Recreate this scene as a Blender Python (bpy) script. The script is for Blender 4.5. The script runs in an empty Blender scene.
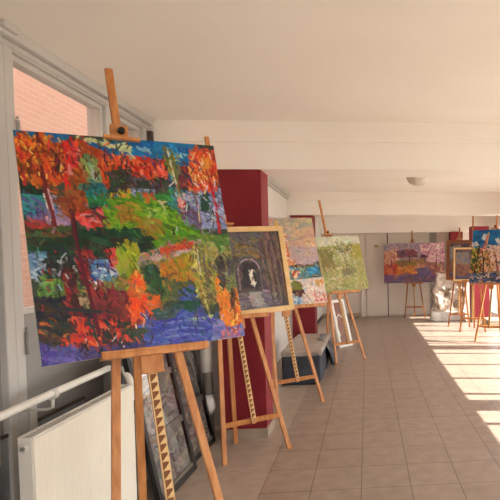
import bpy, bmesh, math, random
import numpy as np
from mathutils import Vector, Matrix, noise as mnoise

rnd = random.Random(7)
SC = bpy.context.scene
COL = SC.collection
V = Vector

# ------------------------------------------------------------------ helpers
def lin(c):
    return tuple(((x / 255) / 12.92 if x / 255 <= .04045 else ((x / 255 + .055) / 1.055) ** 2.4) for x in c)

def tag(o, label=None, cat=None, group=None, kind=None):
    if label: o['label'] = label
    if cat: o['category'] = cat
    if group: o['group'] = group
    if kind: o['kind'] = kind
    return o

def empty(name, loc=(0, 0, 0), rz=0):
    o = bpy.data.objects.new(name, None)
    COL.objects.link(o)
    o.location = loc
    o.rotation_euler = (0, 0, rz)
    o.empty_display_size = .1
    return o

class MB:
    """collects shapes into one mesh"""
    def __init__(self):
        self.bm = bmesh.new()
    def box(self, c, s, M=None, bevel=0.0):
        b = bmesh.new()
        bmesh.ops.create_cube(b, size=1)
        for v in b.verts:
            v.co = V((v.co.x * s[0], v.co.y * s[1], v.co.z * s[2]))
        if bevel:
            bmesh.ops.bevel(b, geom=list(b.edges), offset=bevel, segments=2, affect='EDGES', profile=.5)
        T = Matrix.Translation(V(c))
        if M is not None: T = M @ T
        for v in b.verts: v.co = T @ v.co
        self._add(b)
        return self
    def lohi(self, lo, hi, M=None, bevel=0.0):
        c = [(a + b) / 2 for a, b in zip(lo, hi)]
        s = [abs(b - a) for a, b in zip(lo, hi)]
        return self.box(c, s, M, bevel)
    def beam(self, a, b, w, t, ref=(0, 1, 0), bevel=.003):
        """square bar from a to b: w across, t along ref"""
        a, b = V(a), V(b)
        z = (b - a).normalized()
        y = V(ref); y = (y - z * y.dot(z)).normalized()
        x = y.cross(z)
        M = Matrix((x, y, z)).transposed().to_4x4()
        M.translation = (a + b) / 2
        return self.box((0, 0, 0), (w, t, (b - a).length), M, bevel)
    def tube(self, pts, r, n=12, cap=True):
        pts = [V(p) for p in pts]
        rr = r if isinstance(r, (list, tuple)) else [r] * len(pts)
        b = self.bm
        rings = []
        up = None
        for i, p in enumerate(pts):
            d = ((pts[i + 1] if i + 1 < len(pts) else p) - (pts[i - 1] if i else p)).normalized()
            if up is None:
                up = V((0, 0, 1)) if abs(d.z) < .9 else V((1, 0, 0))
            x = d.cross(up).normalized(); up = x.cross(d).normalized()
            rings.append([b.verts.new(p + (x * math.cos(2 * math.pi * k / n) + up * math.sin(2 * math.pi * k / n)) * rr[i]) for k in range(n)])
        for A, B in zip(rings, rings[1:]):
            for k in range(n):
                b.faces.new((A[k], A[(k + 1) % n], B[(k + 1) % n], B[k])).smooth = True
        if cap:
            b.faces.new(list(reversed(rings[0]))); b.faces.new(rings[-1])
        return self
    def lathe(self, prof, c, axis='Z', n=24):
        b = self.bm
        rings = []
        for r, h in prof:
            ring = []
            for k in range(n):
                a = 2 * math.pi * k / n
                p = V((r * math.cos(a), r * math.sin(a), h))
                if axis == 'Y': p = V((p.x, p.z, p.y))
                if axis == 'X': p = V((p.z, p.x, p.y))
                ring.append(b.verts.new(V(c) + p))
            rings.append(ring)
        for A, B in zip(rings, rings[1:]):
            for k in range(n):
                b.faces.new((A[k], A[(k + 1) % n], B[(k + 1) % n], B[k])).smooth = True
        b.faces.new(rings[0]); b.faces.new(rings[-1])
        return self
    def prism(self, poly, axis_vec):
        """poly: list of 3D points, extruded along axis_vec"""
        b = self.bm
        d = V(axis_vec)
        A = [b.verts.new(V(p)) for p in poly]
        B = [b.verts.new(V(p) + d) for p in poly]
        b.faces.new(A); b.faces.new(list(reversed(B)))
        for k in range(len(A)):
            b.faces.new((A[k], B[k], B[(k + 1) % len(A)], A[(k + 1) % len(A)]))
        return self
    def _add(self, b):
        me = bpy.data.meshes.new('tmp')
        b.to_mesh(me); b.free()
        self.bm.from_mesh(me)
        bpy.data.meshes.remove(me)
    def build(self, name, mat, parent=None, loc=None):
        bmesh.ops.recalc_face_normals(self.bm, faces=self.bm.faces)
        me = bpy.data.meshes.new(name)
        self.bm.to_mesh(me); self.bm.free()
        if mat: me.materials.append(mat)
        o = bpy.data.objects.new(name, me)
        COL.objects.link(o)
        if parent: o.parent = parent
        if loc: o.location = loc
        return o

# ---------------------------------------------------------------- materials
def newmat(name):
    m = bpy.data.materials.new(name)
    m.use_nodes = True
    nt = m.node_tree
    nt.nodes.clear()
    out = nt.nodes.new('ShaderNodeOutputMaterial')
    b = nt.nodes.new('ShaderNodeBsdfPrincipled')
    nt.links.new(b.outputs[0], out.inputs[0])
    return m, nt, b

def noise_mat(name, c1, c2, scale=5, rough=.6, bump=0.0, bscale=40, stretch=(1, 1, 1), detail=4, spec=.4, metal=0, lo=.35, hi=.65):
    m, nt, b = newmat(name)
    L = nt.links.new
    tc = nt.nodes.new('ShaderNodeTexCoord')
    mp = nt.nodes.new('ShaderNodeMapping')
    mp.inputs['Scale'].default_value = stretch
    L(tc.outputs['Object'], mp.inputs[0])
    n = nt.nodes.new('ShaderNodeTexNoise')
    n.inputs['Scale'].default_value = scale
    n.inputs['Detail'].default_value = detail
    L(mp.outputs[0], n.inputs['Vector'])
    r = nt.nodes.new('ShaderNodeValToRGB')
    r.color_ramp.elements[0].position = lo
    r.color_ramp.elements[1].position = hi
    r.color_ramp.elements[0].color = lin(c1) + (1,)
    r.color_ramp.elements[1].color = lin(c2) + (1,)
    L(n.outputs['Fac'], r.inputs[0])
    L(r.outputs[0], b.inputs['Base Color'])
    b.inputs['Roughness'].default_value = rough
    b.inputs['Specular IOR Level'].default_value = spec
    b.inputs['Metallic'].default_value = metal
    if bump:
        n2 = nt.nodes.new('ShaderNodeTexNoise')
        n2.inputs['Scale'].default_value = bscale
        L(mp.outputs[0], n2.inputs['Vector'])
        bp = nt.nodes.new('ShaderNodeBump')
        bp.inputs['Strength'].default_value = bump
        bp.inputs['Distance'].default_value = .01
        L(n2.outputs['Fac'], bp.inputs['Height'])
        L(bp.outputs[0], b.inputs['Normal'])
    return m

def tile_mat(name, c1, c2, grout, w, h, ox, oy, gw=.004, rough=.35):
    m, nt, b = newmat(name)
    L = nt.links.new
    tc = nt.nodes.new('ShaderNodeTexCoord')
    mp = nt.nodes.new('ShaderNodeMapping')
    mp.inputs['Location'].default_value = (-ox, -oy, 0)
    L(tc.outputs['Object'], mp.inputs[0])
    br = nt.nodes.new('ShaderNodeTexBrick')
    br.offset = 0
    br.inputs['Scale'].default_value = 1
    br.inputs['Brick Width'].default_value = w
    br.inputs['Row Height'].default_value = h
    br.inputs['Mortar Size'].default_value = gw
    br.inputs['Mortar Smooth'].default_value = .2
    br.inputs['Color1'].default_value = lin(c1) + (1,)
    br.inputs['Color2'].default_value = lin(c2) + (1,)
    br.inputs['Mortar'].default_value = lin(grout) + (1,)
    L(mp.outputs[0], br.inputs['Vector'])
    n = nt.nodes.new('ShaderNodeTexNoise')
    n.inputs['Scale'].default_value = 9
    n.inputs['Detail'].default_value = 6
    L(tc.outputs['Object'], n.inputs['Vector'])
    mx = nt.nodes.new('ShaderNodeMix')
    mx.data_type = 'RGBA'; mx.blend_type = 'OVERLAY'
    mx.inputs['Factor'].default_value = .35
    L(br.outputs['Color'], mx.inputs['A'])
    L(n.outputs['Fac'], mx.inputs['B'])
    L(mx.outputs['Result'], b.inputs['Base Color'])
    b.inputs['Roughness'].default_value = rough
    bp = nt.nodes.new('ShaderNodeBump')
    bp.inputs['Strength'].default_value = .3
    bp.inputs['Distance'].default_value = .004
    bp.invert = True
    L(br.outputs['Fac'], bp.inputs['Height'])
    L(bp.outputs[0], b.inputs['Normal'])
    return m

def glass_mat(name, tint=(1, 1, 1)):
    m = bpy.data.materials.new(name)
    m.use_nodes = True
    nt = m.node_tree; nt.nodes.clear()
    out = nt.nodes.new('ShaderNodeOutputMaterial')
    t = nt.nodes.new('ShaderNodeBsdfTransparent')
    t.inputs[0].default_value = tint + (1,)
    g = nt.nodes.new('ShaderNodeBsdfGlossy')
    g.inputs['Roughness'].default_value = .02
    lw = nt.nodes.new('ShaderNodeLayerWeight')
    lw.inputs[0].default_value = .5
    pw = nt.nodes.new('ShaderNodeMath'); pw.operation = 'POWER'; pw.inputs[1].default_value = 4
    f = nt.nodes.new('ShaderNodeMath'); f.operation = 'MULTIPLY_ADD'; f.inputs[1].default_value = .7; f.inputs[2].default_value = .04
    nt.links.new(lw.outputs['Facing'], pw.inputs[0]); nt.links.new(pw.outputs[0], f.inputs[0])
    mx = nt.nodes.new('ShaderNodeMixShader')
    nt.links.new(f.outputs[0], mx.inputs[0])
    nt.links.new(t.outputs[0], mx.inputs[1])
    nt.links.new(g.outputs[0], mx.inputs[2])
    nt.links.new(mx.outputs[0], out.inputs[0])
    return m

def paint_mat(name, rough=.42):
    m, nt, b = newmat(name)
    a = nt.nodes.new('ShaderNodeVertexColor')
    a.layer_name = 'paint'
    nt.links.new(a.outputs['Color'], b.inputs['Base Color'])
    n = nt.nodes.new('ShaderNodeTexNoise')
    n.inputs['Scale'].default_value = 160
    tc = nt.nodes.new('ShaderNodeTexCoord')
    nt.links.new(tc.outputs['Object'], n.inputs['Vector'])
    bp = nt.nodes.new('ShaderNodeBump')
    bp.inputs['Strength'].default_value = .25
    bp.inputs['Distance'].default_value = .002
    nt.links.new(n.outputs['Fac'], bp.inputs['Height'])
    nt.links.new(bp.outputs[0], b.inputs['Normal'])
    b.inputs['Roughness'].default_value = rough
    b.inputs['Specular IOR Level'].default_value = .3
    return m

M = {}
M['ceiling'] = noise_mat('ceiling_plaster', (240, 235, 227), (244, 240, 233), 1.2, .85, .06, 60)
M['wall'] = noise_mat('wall_paint', (214, 210, 204), (222, 218, 212), 1.5, .7, .15, 50)
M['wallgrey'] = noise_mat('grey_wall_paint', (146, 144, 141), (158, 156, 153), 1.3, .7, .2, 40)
M['joinery'] = noise_mat('white_joinery', (182, 180, 176), (194, 192, 188), 3, .45, .1, 30, (1, 1, .2))
M['farpanel'] = noise_mat('far_door_paint', (205, 196, 186), (214, 205, 195), 1.2, .55, .05, 30)
M['seam'] = noise_mat('dark_seam', (70, 62, 58), (84, 74, 68), 6, .8)
M['red'] = noise_mat('maroon_paint', (122, 20, 32), (132, 26, 38), 2.5, .6, .12, 70)
M['plinth'] = noise_mat('plinth_tile', (150, 135, 120), (166, 150, 134), 6, .5)
M['tile'] = tile_mat('floor_tile', (148, 131, 119), (153, 136, 124), (104, 91, 82), .333, .38, -.73, .08)
M['strip'] = tile_mat('floor_border_tile', (164, 148, 134), (168, 152, 138), (150, 134, 121), .6, .6, -.73, .3, .003)
M['wood'] = noise_mat('beech_wood', (176, 112, 62), (204, 142, 86), 6, .45, .08, 40, (6, 6, .6), 6)
M['wooddark'] = noise_mat('oak_wood', (148, 92, 46), (172, 112, 60), 7, .45, .08, 40, (6, 6, .6), 6)
M['groove'] = noise_mat('dark_slot', (128, 80, 48), (142, 92, 56), 8, .7)
M['pine'] = noise_mat('pale_pine_frame', (214, 176, 118), (226, 192, 136), 6, .5, .05, 30, (2, 2, 2))
M['brownframe'] = noise_mat('brown_frame', (104, 56, 30), (128, 72, 40), 8, .4)
M['stretcher'] = noise_mat('stretcher_wood', (190, 150, 104), (206, 168, 122), 7, .6, stretch=(4, 1, 1))
M['knob'] = noise_mat('black_plastic', (22, 21, 22), (32, 30, 30), 9, .35)
M['radiator'] = noise_mat('radiator_enamel', (226, 222, 206), (234, 230, 216), 2, .4)
M['radside'] = noise_mat('radiator_side', (206, 203, 196), (214, 211, 204), 2, .4)
M['metal'] = noise_mat('dull_metal', (130, 128, 124), (160, 158, 152), 9, .4, metal=.8)
M['pipe'] = noise_mat('pipe_paint', (220, 217, 208), (230, 227, 219), 4, .35)
M['shelfgrey'] = noise_mat('grey_sheet', (150, 152, 152), (170, 171, 170), 3, .45)
M['glass'] = glass_mat('window_glass', (.96, .97, .97))
M['panereflect'] = noise_mat('painted_pane_reflection', (120, 128, 134), (140, 147, 152), 2, .2)  # grey-blue of the pane's reflection, painted in as flat colour
M['black'] = noise_mat('black_frame', (18, 17, 17), (28, 26, 26), 8, .35)
M['greyrail'] = noise_mat('taupe_rail', (112, 104, 96), (130, 121, 112), 8, .55)
M['plastic'] = noise_mat('plastic_wrap', (206, 204, 200), (236, 234, 230), 9, .22, .5, 22, spec=.6)
M['wrapbrown'] = noise_mat('wrapped_brown', (132, 112, 96), (206, 194, 182), 4, .35, .5, 14, detail=2, lo=.40, hi=.50)
M['paperwhite'] = noise_mat('white_paper', (222, 219, 212), (234, 231, 225), 5, .6)
M['cloth'] = noise_mat('grey_cloth', (150, 140, 132), (170, 160, 152), 6, .85, .3, 40)
M['navy'] = noise_mat('navy_cloth', (44, 48, 58), (62, 66, 76), 5, .85, .3, 40)
M['drape'] = noise_mat('slate_cloth', (84, 84, 90), (112, 112, 118), 8, .85, .4, 30)
M['lamp'] = noise_mat('lamp_opal', (196, 190, 178), (206, 200, 188), 4, .35)
M['olive'] = noise_mat('olive_plate', (140, 132, 60), (156, 146, 70), 9, .5)
M['board'] = noise_mat('stacked_boards', (150, 130, 112), (186, 166, 146), 6, .7, stretch=(1, 1, 30))
M['foil'] = noise_mat('foil_sheet_metal', (150, 158, 164), (184, 190, 194), 3, .35, .2, 8, metal=.55)
M['paint'] = paint_mat('oil_paint')
M['asphalt'] = noise_mat('yard_paving', (150, 144, 136), (166, 160, 150), 1.5, .9)

def brick_mat():
    m, nt, b = newmat('pink_brick')
    L = nt.links.new
    tc = nt.nodes.new('ShaderNodeTexCoord')
    sp = nt.nodes.new('ShaderNodeSeparateXYZ'); cb = nt.nodes.new('ShaderNodeCombineXYZ')
    L(tc.outputs['Object'], sp.inputs[0])
    L(sp.outputs['Y'], cb.inputs['X']); L(sp.outputs['Z'], cb.inputs['Y'])
    br = nt.nodes.new('ShaderNodeTexBrick')
    br.inputs['Scale'].default_value = 1
    br.inputs['Brick Width'].default_value = .25
    br.inputs['Row Height'].default_value = .077
    br.inputs['Mortar Size'].default_value = .006
    br.inputs['Color1'].default_value = lin((204, 164, 146)) + (1,)
    br.inputs['Color2'].default_value = lin((210, 172, 154)) + (1,)
    br.inputs['Mortar'].default_value = lin((214, 188, 172)) + (1,)
    L(cb.outputs[0], br.inputs['Vector'])
    L(br.outputs['Color'], b.inputs['Base Color'])
    b.inputs['Roughness'].default_value = .9
    return m
M['brick'] = brick_mat()

# ------------------------------------------------------------ the oil paintings
class Art:
    """a small brush engine: strokes laid on a grid of colour and relief"""
    def __init__(self, w, h, base, seed=1):
        self.w, self.h = w, h
        self.c = np.ones((h, w, 3)) * np.array(base, float)
        self.z = np.zeros((h, w))
        self.r = np.random.RandomState(seed)
        self.c += self.r.normal(0, 5, (h, w, 1))
    def stroke(self, pts, width, col, op=1.0):
        """pts in grid pixels"""
        P = np.array(pts, float)
        x0 = max(int(P[:, 0].min() - width - 2), 0); x1 = min(int(P[:, 0].max() + width + 3), self.w)
        y0 = max(int(P[:, 1].min() - width - 2), 0); y1 = min(int(P[:, 1].max() + width + 3), self.h)
        if x1 <= x0 or y1 <= y0: return
        Y, X = np.mgrid[y0:y1, x0:x1]
        best = np.full(X.shape, 1e9)
        for a, b in zip(P[:-1], P[1:]):
            d = b - a; L2 = d @ d + 1e-9
            t = np.clip(((X - a[0]) * d[0] + (Y - a[1]) * d[1]) / L2, 0, 1)
            best = np.minimum(best, np.hypot(X - a[0] - t * d[0], Y - a[1] - t * d[1]))
        a = np.clip((width / 2 + .6 - best) / 1.0, 0, 1) * op
        k = np.array(col, float) + self.r.normal(0, 6, 3)
        br = 1 + .10 * np.sin(best * 3 + self.r.rand() * 6)
        self.c[y0:y1, x0:x1] = self.c[y0:y1, x0:x1] * (1 - a[..., None]) + a[..., None] * k * br[..., None]
        self.z[y0:y1, x0:x1] = np.maximum(self.z[y0:y1, x0:x1] * .8, a * (.5 + .5 * self.r.rand()))
    def uvline(self, uv, width, col, op=1.0):
        self.stroke([(u * self.w, v * self.h) for u, v in uv], width, col, op)
    def region(self, poly, pal, n, ln, wd, ang, jit=25, fill=True, op=.95):
        """fill a polygon (u, v) with strokes of a palette"""
        P = np.array([(u * self.w, v * self.h) for u, v in poly])
        x0, y0 = np.floor(P.min(0)).astype(int); x1, y1 = np.ceil(P.max(0)).astype(int)
        x0c, y0c, x1c, y1c = max(x0, 0), max(y0, 0), min(x1, self.w), min(y1, self.h)
        if x1c <= x0c or y1c <= y0c: return
        def inside(X, Y):
            r = np.zeros(np.shape(X), bool)
            j = len(P) - 1
            for i in range(len(P)):
                yi, yj, xi, xj = P[i, 1], P[j, 1], P[i, 0], P[j, 0]
                if yi != yj:
                    r ^= ((yi > Y) != (yj > Y)) & (X < (xj - xi) * (Y - yi) / (yj - yi) + xi)
                j = i
            return r
        if fill:
            Y, X = np.mgrid[y0c:y1c, x0c:x1c]
            m = inside(X + .5, Y + .5)
            self.c[y0c:y1c, x0c:x1c][m] = np.array(pal[0], float)
        k = 0
        for _ in range(n * 6):
            if k >= n: break
            x = self.r.uniform(x0, x1); y = self.r.uniform(y0, y1)
            if not inside(np.array(x), np.array(y)): continue
            k += 1
            a = math.radians(ang + self.r.normal(0, jit)); l = ln * self.r.uniform(.5, 1.3)
            c = math.cos(a) * l / 2, math.sin(a) * l / 2
            bend = self.r.normal(0, l * .12)
            self.stroke([(x - c[0], y - c[1]), (x - c[1] / l * bend, y + c[0] / l * bend), (x + c[0], y + c[1])],
                        wd * self.r.uniform(.6, 1.3), pal[self.r.randint(len(pal))], op)

    def scumble(self, n, ln, wd, shift=7, jit=20, ang=None, op=.8):
        """short strokes that pick up the paint next to them, to break flat patches"""
        for _ in range(n):
            x, y = self.r.uniform(0, self.w), self.r.uniform(0, self.h)
            sx = int(min(max(x + self.r.normal(0, shift), 0), self.w - 1)); sy = int(min(max(y + self.r.normal(0, shift), 0), self.h - 1))
            col = np.clip(self.c[sy, sx] * self.r.uniform(.72, 1.28) + self.r.normal(0, jit, 3), 0, 250)
            a = self.r.uniform(0, 6.3) if ang is None else math.radians(self.r.normal(ang, 35))
            l = ln * self.r.uniform(.4, 1.4)
            b = self.r.normal(0, l * .15)
            self.stroke([(x, y), (x + l / 2 * math.cos(a) - b * math.sin(a), y + l / 2 * math.sin(a) + b * math.cos(a)), (x + l * math.cos(a), y + l * math.sin(a))], wd * self.r.uniform(.6, 1.4), col, op)

def homography(src):
    """photo corner points TL TR BR BL -> function to (u, v) on the canvas"""
    dst = [(0, 0), (1, 0), (1, 1), (0, 1)]
    A, B = [], []
    for (x, y), (u, v) in zip(src, dst):
        A.append([x, y, 1, 0, 0, 0, -u * x, -u * y]); B.append(u)
        A.append([0, 0, 0, x, y, 1, -v * x, -v * y]); B.append(v)
    h = np.append(np.linalg.solve(np.array(A, float), np.array(B, float)), 1).reshape(3, 3)
    def f(x, y):
        q = h @ np.array([x, y, 1.0])
        return q[0] / q[2], q[1] / q[2]
    return f

def crop(H, ox, oy, s):
    def f(*p):
        return [H(ox + p[i] / s, oy + p[i + 1] / s) for i in range(0, len(p), 2)]
    return f

def art_autumn_park():
    a = Art(300, 350, (60, 70, 60), 3)
    H = homography([(14, 131), (216, 148), (243, 337), (43, 361)])
    A, B, C, D = crop(H, 10, 125, 4.167), crop(H, 120, 125, 4), crop(H, 30, 240, 4), crop(H, 130, 240, 4.167)
    R = a.region; Ln = a.uvline
    blue = [(16, 104, 160), (20, 112, 172), (12, 92, 148)]
    R(A(0, 0, 520, 100, 520, 260, 0, 160), blue, 60, 26, 7, 8)
    R(B(-10, 50, 300, 80, 300, 230, -10, 170), blue, 60, 24, 7, 8)
    # clouds
    R(A(285, 60, 330, 62, 505, 112, 505, 126, 400, 95), [(190, 196, 140), (206, 204, 150), (160, 180, 120)], 14, 16, 4, 18)
    R(B(0, 80, 50, 93, 55, 105, 0, 96), [(196, 204, 160), (180, 196, 150)], 8, 12, 4, 10)
    R(B(80, 100, 125, 105, 120, 113, 85, 110), [(120, 170, 200)], 4, 9, 3, 5)
    R(B(228, 128, 268, 126, 262, 142, 232, 140), [(130, 176, 200), (170, 196, 206)], 5, 8, 3, 10)
    # distant red wood
    red = [(196, 52, 30), (170, 36, 26), (226, 104, 62), (130, 24, 24), (236, 136, 96), (206, 76, 40)]
    R(A(330, 105, 400, 120, 510, 150, 510, 200, 420, 200, 340, 150), red, 50, 10, 4, 60)
    R(B(-10, 135, 60, 130, 130, 145, 190, 150, 185, 215, 100, 232, -10, 215), red, 90, 10, 4.5, 70)
    R(B(-10, 205, 60, 218, 130, 230, 185, 215, 150, 275, -10, 275), [(44, 58, 46), (70, 58, 84), (36, 42, 46), (86, 72, 104), (60, 84, 50)], 60, 9, 4, 20)
    R(B(-10, 262, 140, 266, 135, 298, -10, 300), [(140, 152, 186), (170, 176, 200), (100, 116, 160), (84, 80, 120)], 30, 12, 3, 3)
    R(A(145, 295, 330, 300, 330, 345, 150, 345), [(150, 150, 170), (186, 176, 190), (110, 120, 150)], 20, 14, 4, 3)
    # left wood
    R(A(50, 225, 160, 225, 150, 300, 60, 300), [(18, 44, 36), (28, 58, 44), (30, 36, 34)], 30, 12, 5, 60)
    R(A(50, 290, 160, 300, 150, 400, 60, 380), [(40, 130, 130), (60, 150, 140), (30, 90, 100), (84, 90, 140)], 30, 10, 5, 30)
    R(A(80, 365, 200, 360, 200, 410, 90, 410), [(70, 60, 120), (110, 90, 150), (150, 130, 160), (60, 90, 130)], 22, 10, 4, 10)
    R(A(55, 405, 185, 395, 190, 450, 70, 450), [(180, 50, 40), (200, 80, 40), (150, 40, 40), (120, 60, 50)], 26, 12, 5, 10)
    R(A(180, 370, 250, 370, 250, 420, 180, 420), [(140, 120, 170), (170, 150, 190), (100, 80, 130)], 14, 9, 5, 60)
    R(A(60, 440, 280, 420, 280, 520, 80, 520), [(60, 80, 40), (40, 56, 38), (90, 84, 50), (120, 50, 40)], 36, 11, 5, 20)
    orange = [(206, 78, 24), (226, 128, 38), (160, 60, 22), (188, 34, 30), (232, 158, 60), (110, 44, 26), (196, 96, 30)]
    R(A(22, 62, 55, 40, 90, 60, 130, 48, 180, 75, 225, 85, 240, 130, 225, 235, 150, 250, 50, 225, 28, 130), orange, 190, 17, 4.2, 75, 22)
    R(A(190, 120, 220, 130, 215, 190, 190, 200), [(60, 26, 28), (90, 30, 30)], 10, 9, 4, 80)
    R(A(228, 75, 285, 70, 400, 120, 440, 170, 415, 270, 330, 330, 225, 330, 240, 180), [(168, 76, 28), (150, 62, 24), (190, 96, 30), (130, 70, 30)], 90, 13, 6, 70)
    R(A(225, 78, 262, 55, 300, 130, 250, 220, 232, 225), [(206, 40, 34), (226, 70, 50), (180, 30, 30), (214, 120, 110)], 46, 10, 4, 75)
    R(A(300, 150, 350, 138, 395, 180, 395, 240, 350, 270, 315, 230), [(118, 132, 76), (140, 146, 84), (94, 116, 76)], 40, 11, 6, 80)
    R(A(332, 180, 344, 178, 362, 240, 352, 244), [(150, 176, 140)], 6, 12, 3, 70)
    R(A(360, 120, 440, 150, 430, 250, 400, 275), [(196, 74, 32), (160, 50, 26), (212, 104, 50)], 36, 11, 4, 80)
    R(A(410, 200, 505, 190, 505, 280, 420, 290), [(40, 62, 44), (60, 52, 50), (30, 44, 40), (90, 60, 84)], 30, 9, 5, 40)
    R(A(305, 250, 390, 250, 380, 300, 320, 305), [(28, 108, 110), (36, 120, 120), (22, 86, 90)], 16, 14, 5, 3)
    R(A(320, 305, 430, 305, 430, 345, 330, 350), [(34, 118, 66), (28, 96, 56)], 16, 18, 5, 3)
    R(A(215, 290, 300, 290, 320, 330, 300, 372, 240, 378, 212, 340), [(140, 62, 26), (124, 50, 24), (160, 72, 30)], 40, 14, 7, 60)
    R(A(280, 370, 420, 345, 420, 420, 300, 425), [(204, 48, 40), (222, 90, 84), (176, 34, 36), (90, 40, 44), (210, 130, 130)], 40, 13, 5, 15)
    R(A(420, 290, 505, 290, 505, 420, 430, 420), [(170, 160, 40), (206, 140, 40), (150, 170, 40), (190, 110, 34)], 30, 12, 6, 40)
    R(A(425, 310, 450, 300, 445, 390, 425, 390), [(50, 120, 130), (80, 140, 140)], 8, 12, 5, 85)
    # green meadow
    green = [(74, 132, 24), (104, 158, 26), (60, 112, 24), (124, 166, 36), (92, 140, 20)]
    R(B(-40, 310, 60, 298, 130, 300, 250, 360, 335, 430, 330, 490, -40, 500), green, 150, 20, 7, 20)
    R(A(400, 400, 520, 330, 520, 520, 400, 520), green + [(150, 130, 30)], 50, 15, 6, 15)
    R(B(70, 375, 140, 380, 150, 430, 110, 460, 70, 440), [(140, 116, 30), (160, 120, 36), (120, 120, 24)], 26, 14, 7, 20)
    R(B(0, 335, 55, 340, 50, 390, 0, 400), [(150, 110, 30), (170, 130, 34)], 18, 13, 6, 20)
    R(B(100, 345, 180, 335, 190, 370, 120, 372), [(140, 180, 70), (120, 170, 50), (160, 190, 110)], 12, 14, 4, -10)
    R(B(-80, 425, 80, 418, 120, 510, -80, 520), [(12, 66, 40), (20, 84, 46), (8, 50, 34)], 50, 18, 7, 5)
    R(A(280, 440, 380, 430, 505, 470, 505, 520, 270, 520), [(12, 58, 36), (22, 78, 44), (10, 40, 30)], 40, 16, 7, 5)
    Ln(B(135, 300, 165, 318, 176, 345), 3, (190, 176, 140)); Ln(B(160, 322, 190, 312), 3, (190, 176, 140))
    R(B(92, 280, 128, 282, 126, 300, 94, 300), [(206, 92, 40), (190, 70, 34)], 6, 8, 4, 0)
    R(B(130, 288, 200, 288, 200, 305, 135, 304), [(50, 130, 50), (36, 110, 50)], 8, 12, 4, 0)
    # trunks left
    Ln(A(150, 230, 150, 290, 170, 360, 190, 450), 5, (110, 30, 36)); Ln(A(143, 290, 160, 350, 172, 400), 2, (206, 190, 190))
    Ln(A(120, 190, 150, 250), 3, (60, 20, 24))
    Ln(A(235, 170, 232, 230, 245, 270), 5, (214, 34, 34)); Ln(A(255, 360, 268, 430, 272, 520), 6, (50, 22, 26))
    Ln(A(60, 180, 100, 130, 130, 60), 2, (90, 30, 22)); Ln(A(170, 230, 200, 150, 215, 80), 2, (130, 30, 26))
    # mid right trees
    R(B(200, 262, 280, 262, 275, 325, 205, 330), [(40, 130, 136), (60, 150, 150), (80, 110, 150)], 24, 10, 5, 70)
    R(B(238, 175, 296, 175, 292, 268, 240, 272), [(90, 30, 44), (120, 40, 50), (60, 40, 60), (160, 60, 60)], 44, 9, 4, 80)
    R(B(180, 95, 205, 100, 225, 150, 232, 210, 200, 200, 182, 140), [(120, 116, 36), (96, 104, 40), (150, 140, 60), (70, 90, 50)], 36, 9, 4, 70)
    Ln(B(192, 100, 206, 170, 226, 240, 240, 285), 3.2, (206, 196, 176)); Ln(B(230, 250, 246, 300, 250, 345), 3.5, (196, 70, 70))
    R(B(236, 285, 262, 285, 262, 342, 232, 340), [(214, 150, 140), (190, 40, 50), (226, 206, 196)], 14, 7, 3, 80)
    # pale houses on the right bank
    R(B(270, 268, 440, 262, 445, 430, 300, 425, 285, 360), [(130, 140, 184), (160, 166, 196), (96, 110, 160), (60, 80, 90), (190, 190, 206)], 90, 10, 4, 5)
    R(B(322, 290, 352, 285, 355, 355, 326, 358), [(28, 60, 46), (40, 76, 60)], 20, 9, 4, 85)
    R(B(225, 345, 320, 350, 325, 430, 250, 390), [(90, 76, 110), (110, 120, 150), (120, 60, 80)], 26, 9, 4, 30)
    R(B(282, 98, 388, 112, 400, 262, 345, 275, 280, 262), [(214, 82, 42), (232, 132, 66), (190, 58, 36), (240, 160, 90), (160, 40, 36), (224, 100, 40)], 150, 12, 3.6, 75)
    R(B(330, 140, 365, 140, 360, 230, 335, 230), [(226, 146, 60), (206, 110, 40)], 16, 10, 3, 80)
    Ln(B(362, 230, 378, 300, 390, 370, 398, 440), 5, (186, 36, 40)); Ln(B(350, 190, 366, 240), 3, (150, 30, 34))
    Ln(B(310, 140, 345, 220), 2, (140, 40, 36)); Ln(B(385, 130, 368, 230), 2, (150, 40, 36))
    Ln(B(296, 280, 312, 340, 325, 430, 330, 520), 4, (86, 50, 60)); Ln(B(312, 330, 318, 400), 2, (220, 206, 200))
    # lower half: water and reflections
    R(D(140, 0, 440, -10, 450, 60, 260, 60, 150, 40), [(86, 124, 50), (66, 104, 44), (120, 140, 60), (150, 150, 90)], 40, 15, 5, 3)
    R(C(-10, -10, 470, -10, 470, 70, 300, 70, 0, 80), [(16, 60, 38), (22, 78, 46), (34, 40, 32), (50, 44, 30)], 70, 16, 7, 15)
    R(D(-20, 90, 130, 35, 270, 10, 280, 45, 130, 105, -20, 140), [(176, 142, 140), (160, 150, 160), (190, 110, 90), (140, 120, 130), (200, 170, 160)], 50, 18, 4.5, -12)
    R(D(120, 40, 262, 15, 262, 40, 130, 62), [(206, 70, 36), (190, 90, 50), (160, 50, 34)], 22, 16, 4, -8)
    R(D(-20, 130, 130, 90, 250, 60, 260, 220, 130, 260, -20, 330), [(146, 128, 34), (120, 120, 40), (100, 110, 60), (176, 120, 40)], 60, 14, 7, 80)
    R(D(120, 105, 250, 75, 255, 190, 160, 180), [(186, 120, 34), (160, 136, 40), (196, 108, 36), (140, 130, 30)], 40, 14, 7, 75)
    R(D(150, 180, 252, 180, 245, 250, 190, 265, 150, 240), [(88, 96, 60), (70, 84, 58), (110, 110, 70)], 30, 12, 7, 50)
    R(D(50, 120, 75, 105, 128, 130, 130, 260, 60, 265), [(44, 84, 50), (60, 100, 60), (36, 70, 50)], 34, 16, 6, 85)
    R(C(-10, 40, 70, 45, 75, 150, 0, 140), [(70, 110, 150), (110, 150, 180), (30, 70, 80), (190, 206, 216)], 30, 10, 4, 40)
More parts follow.
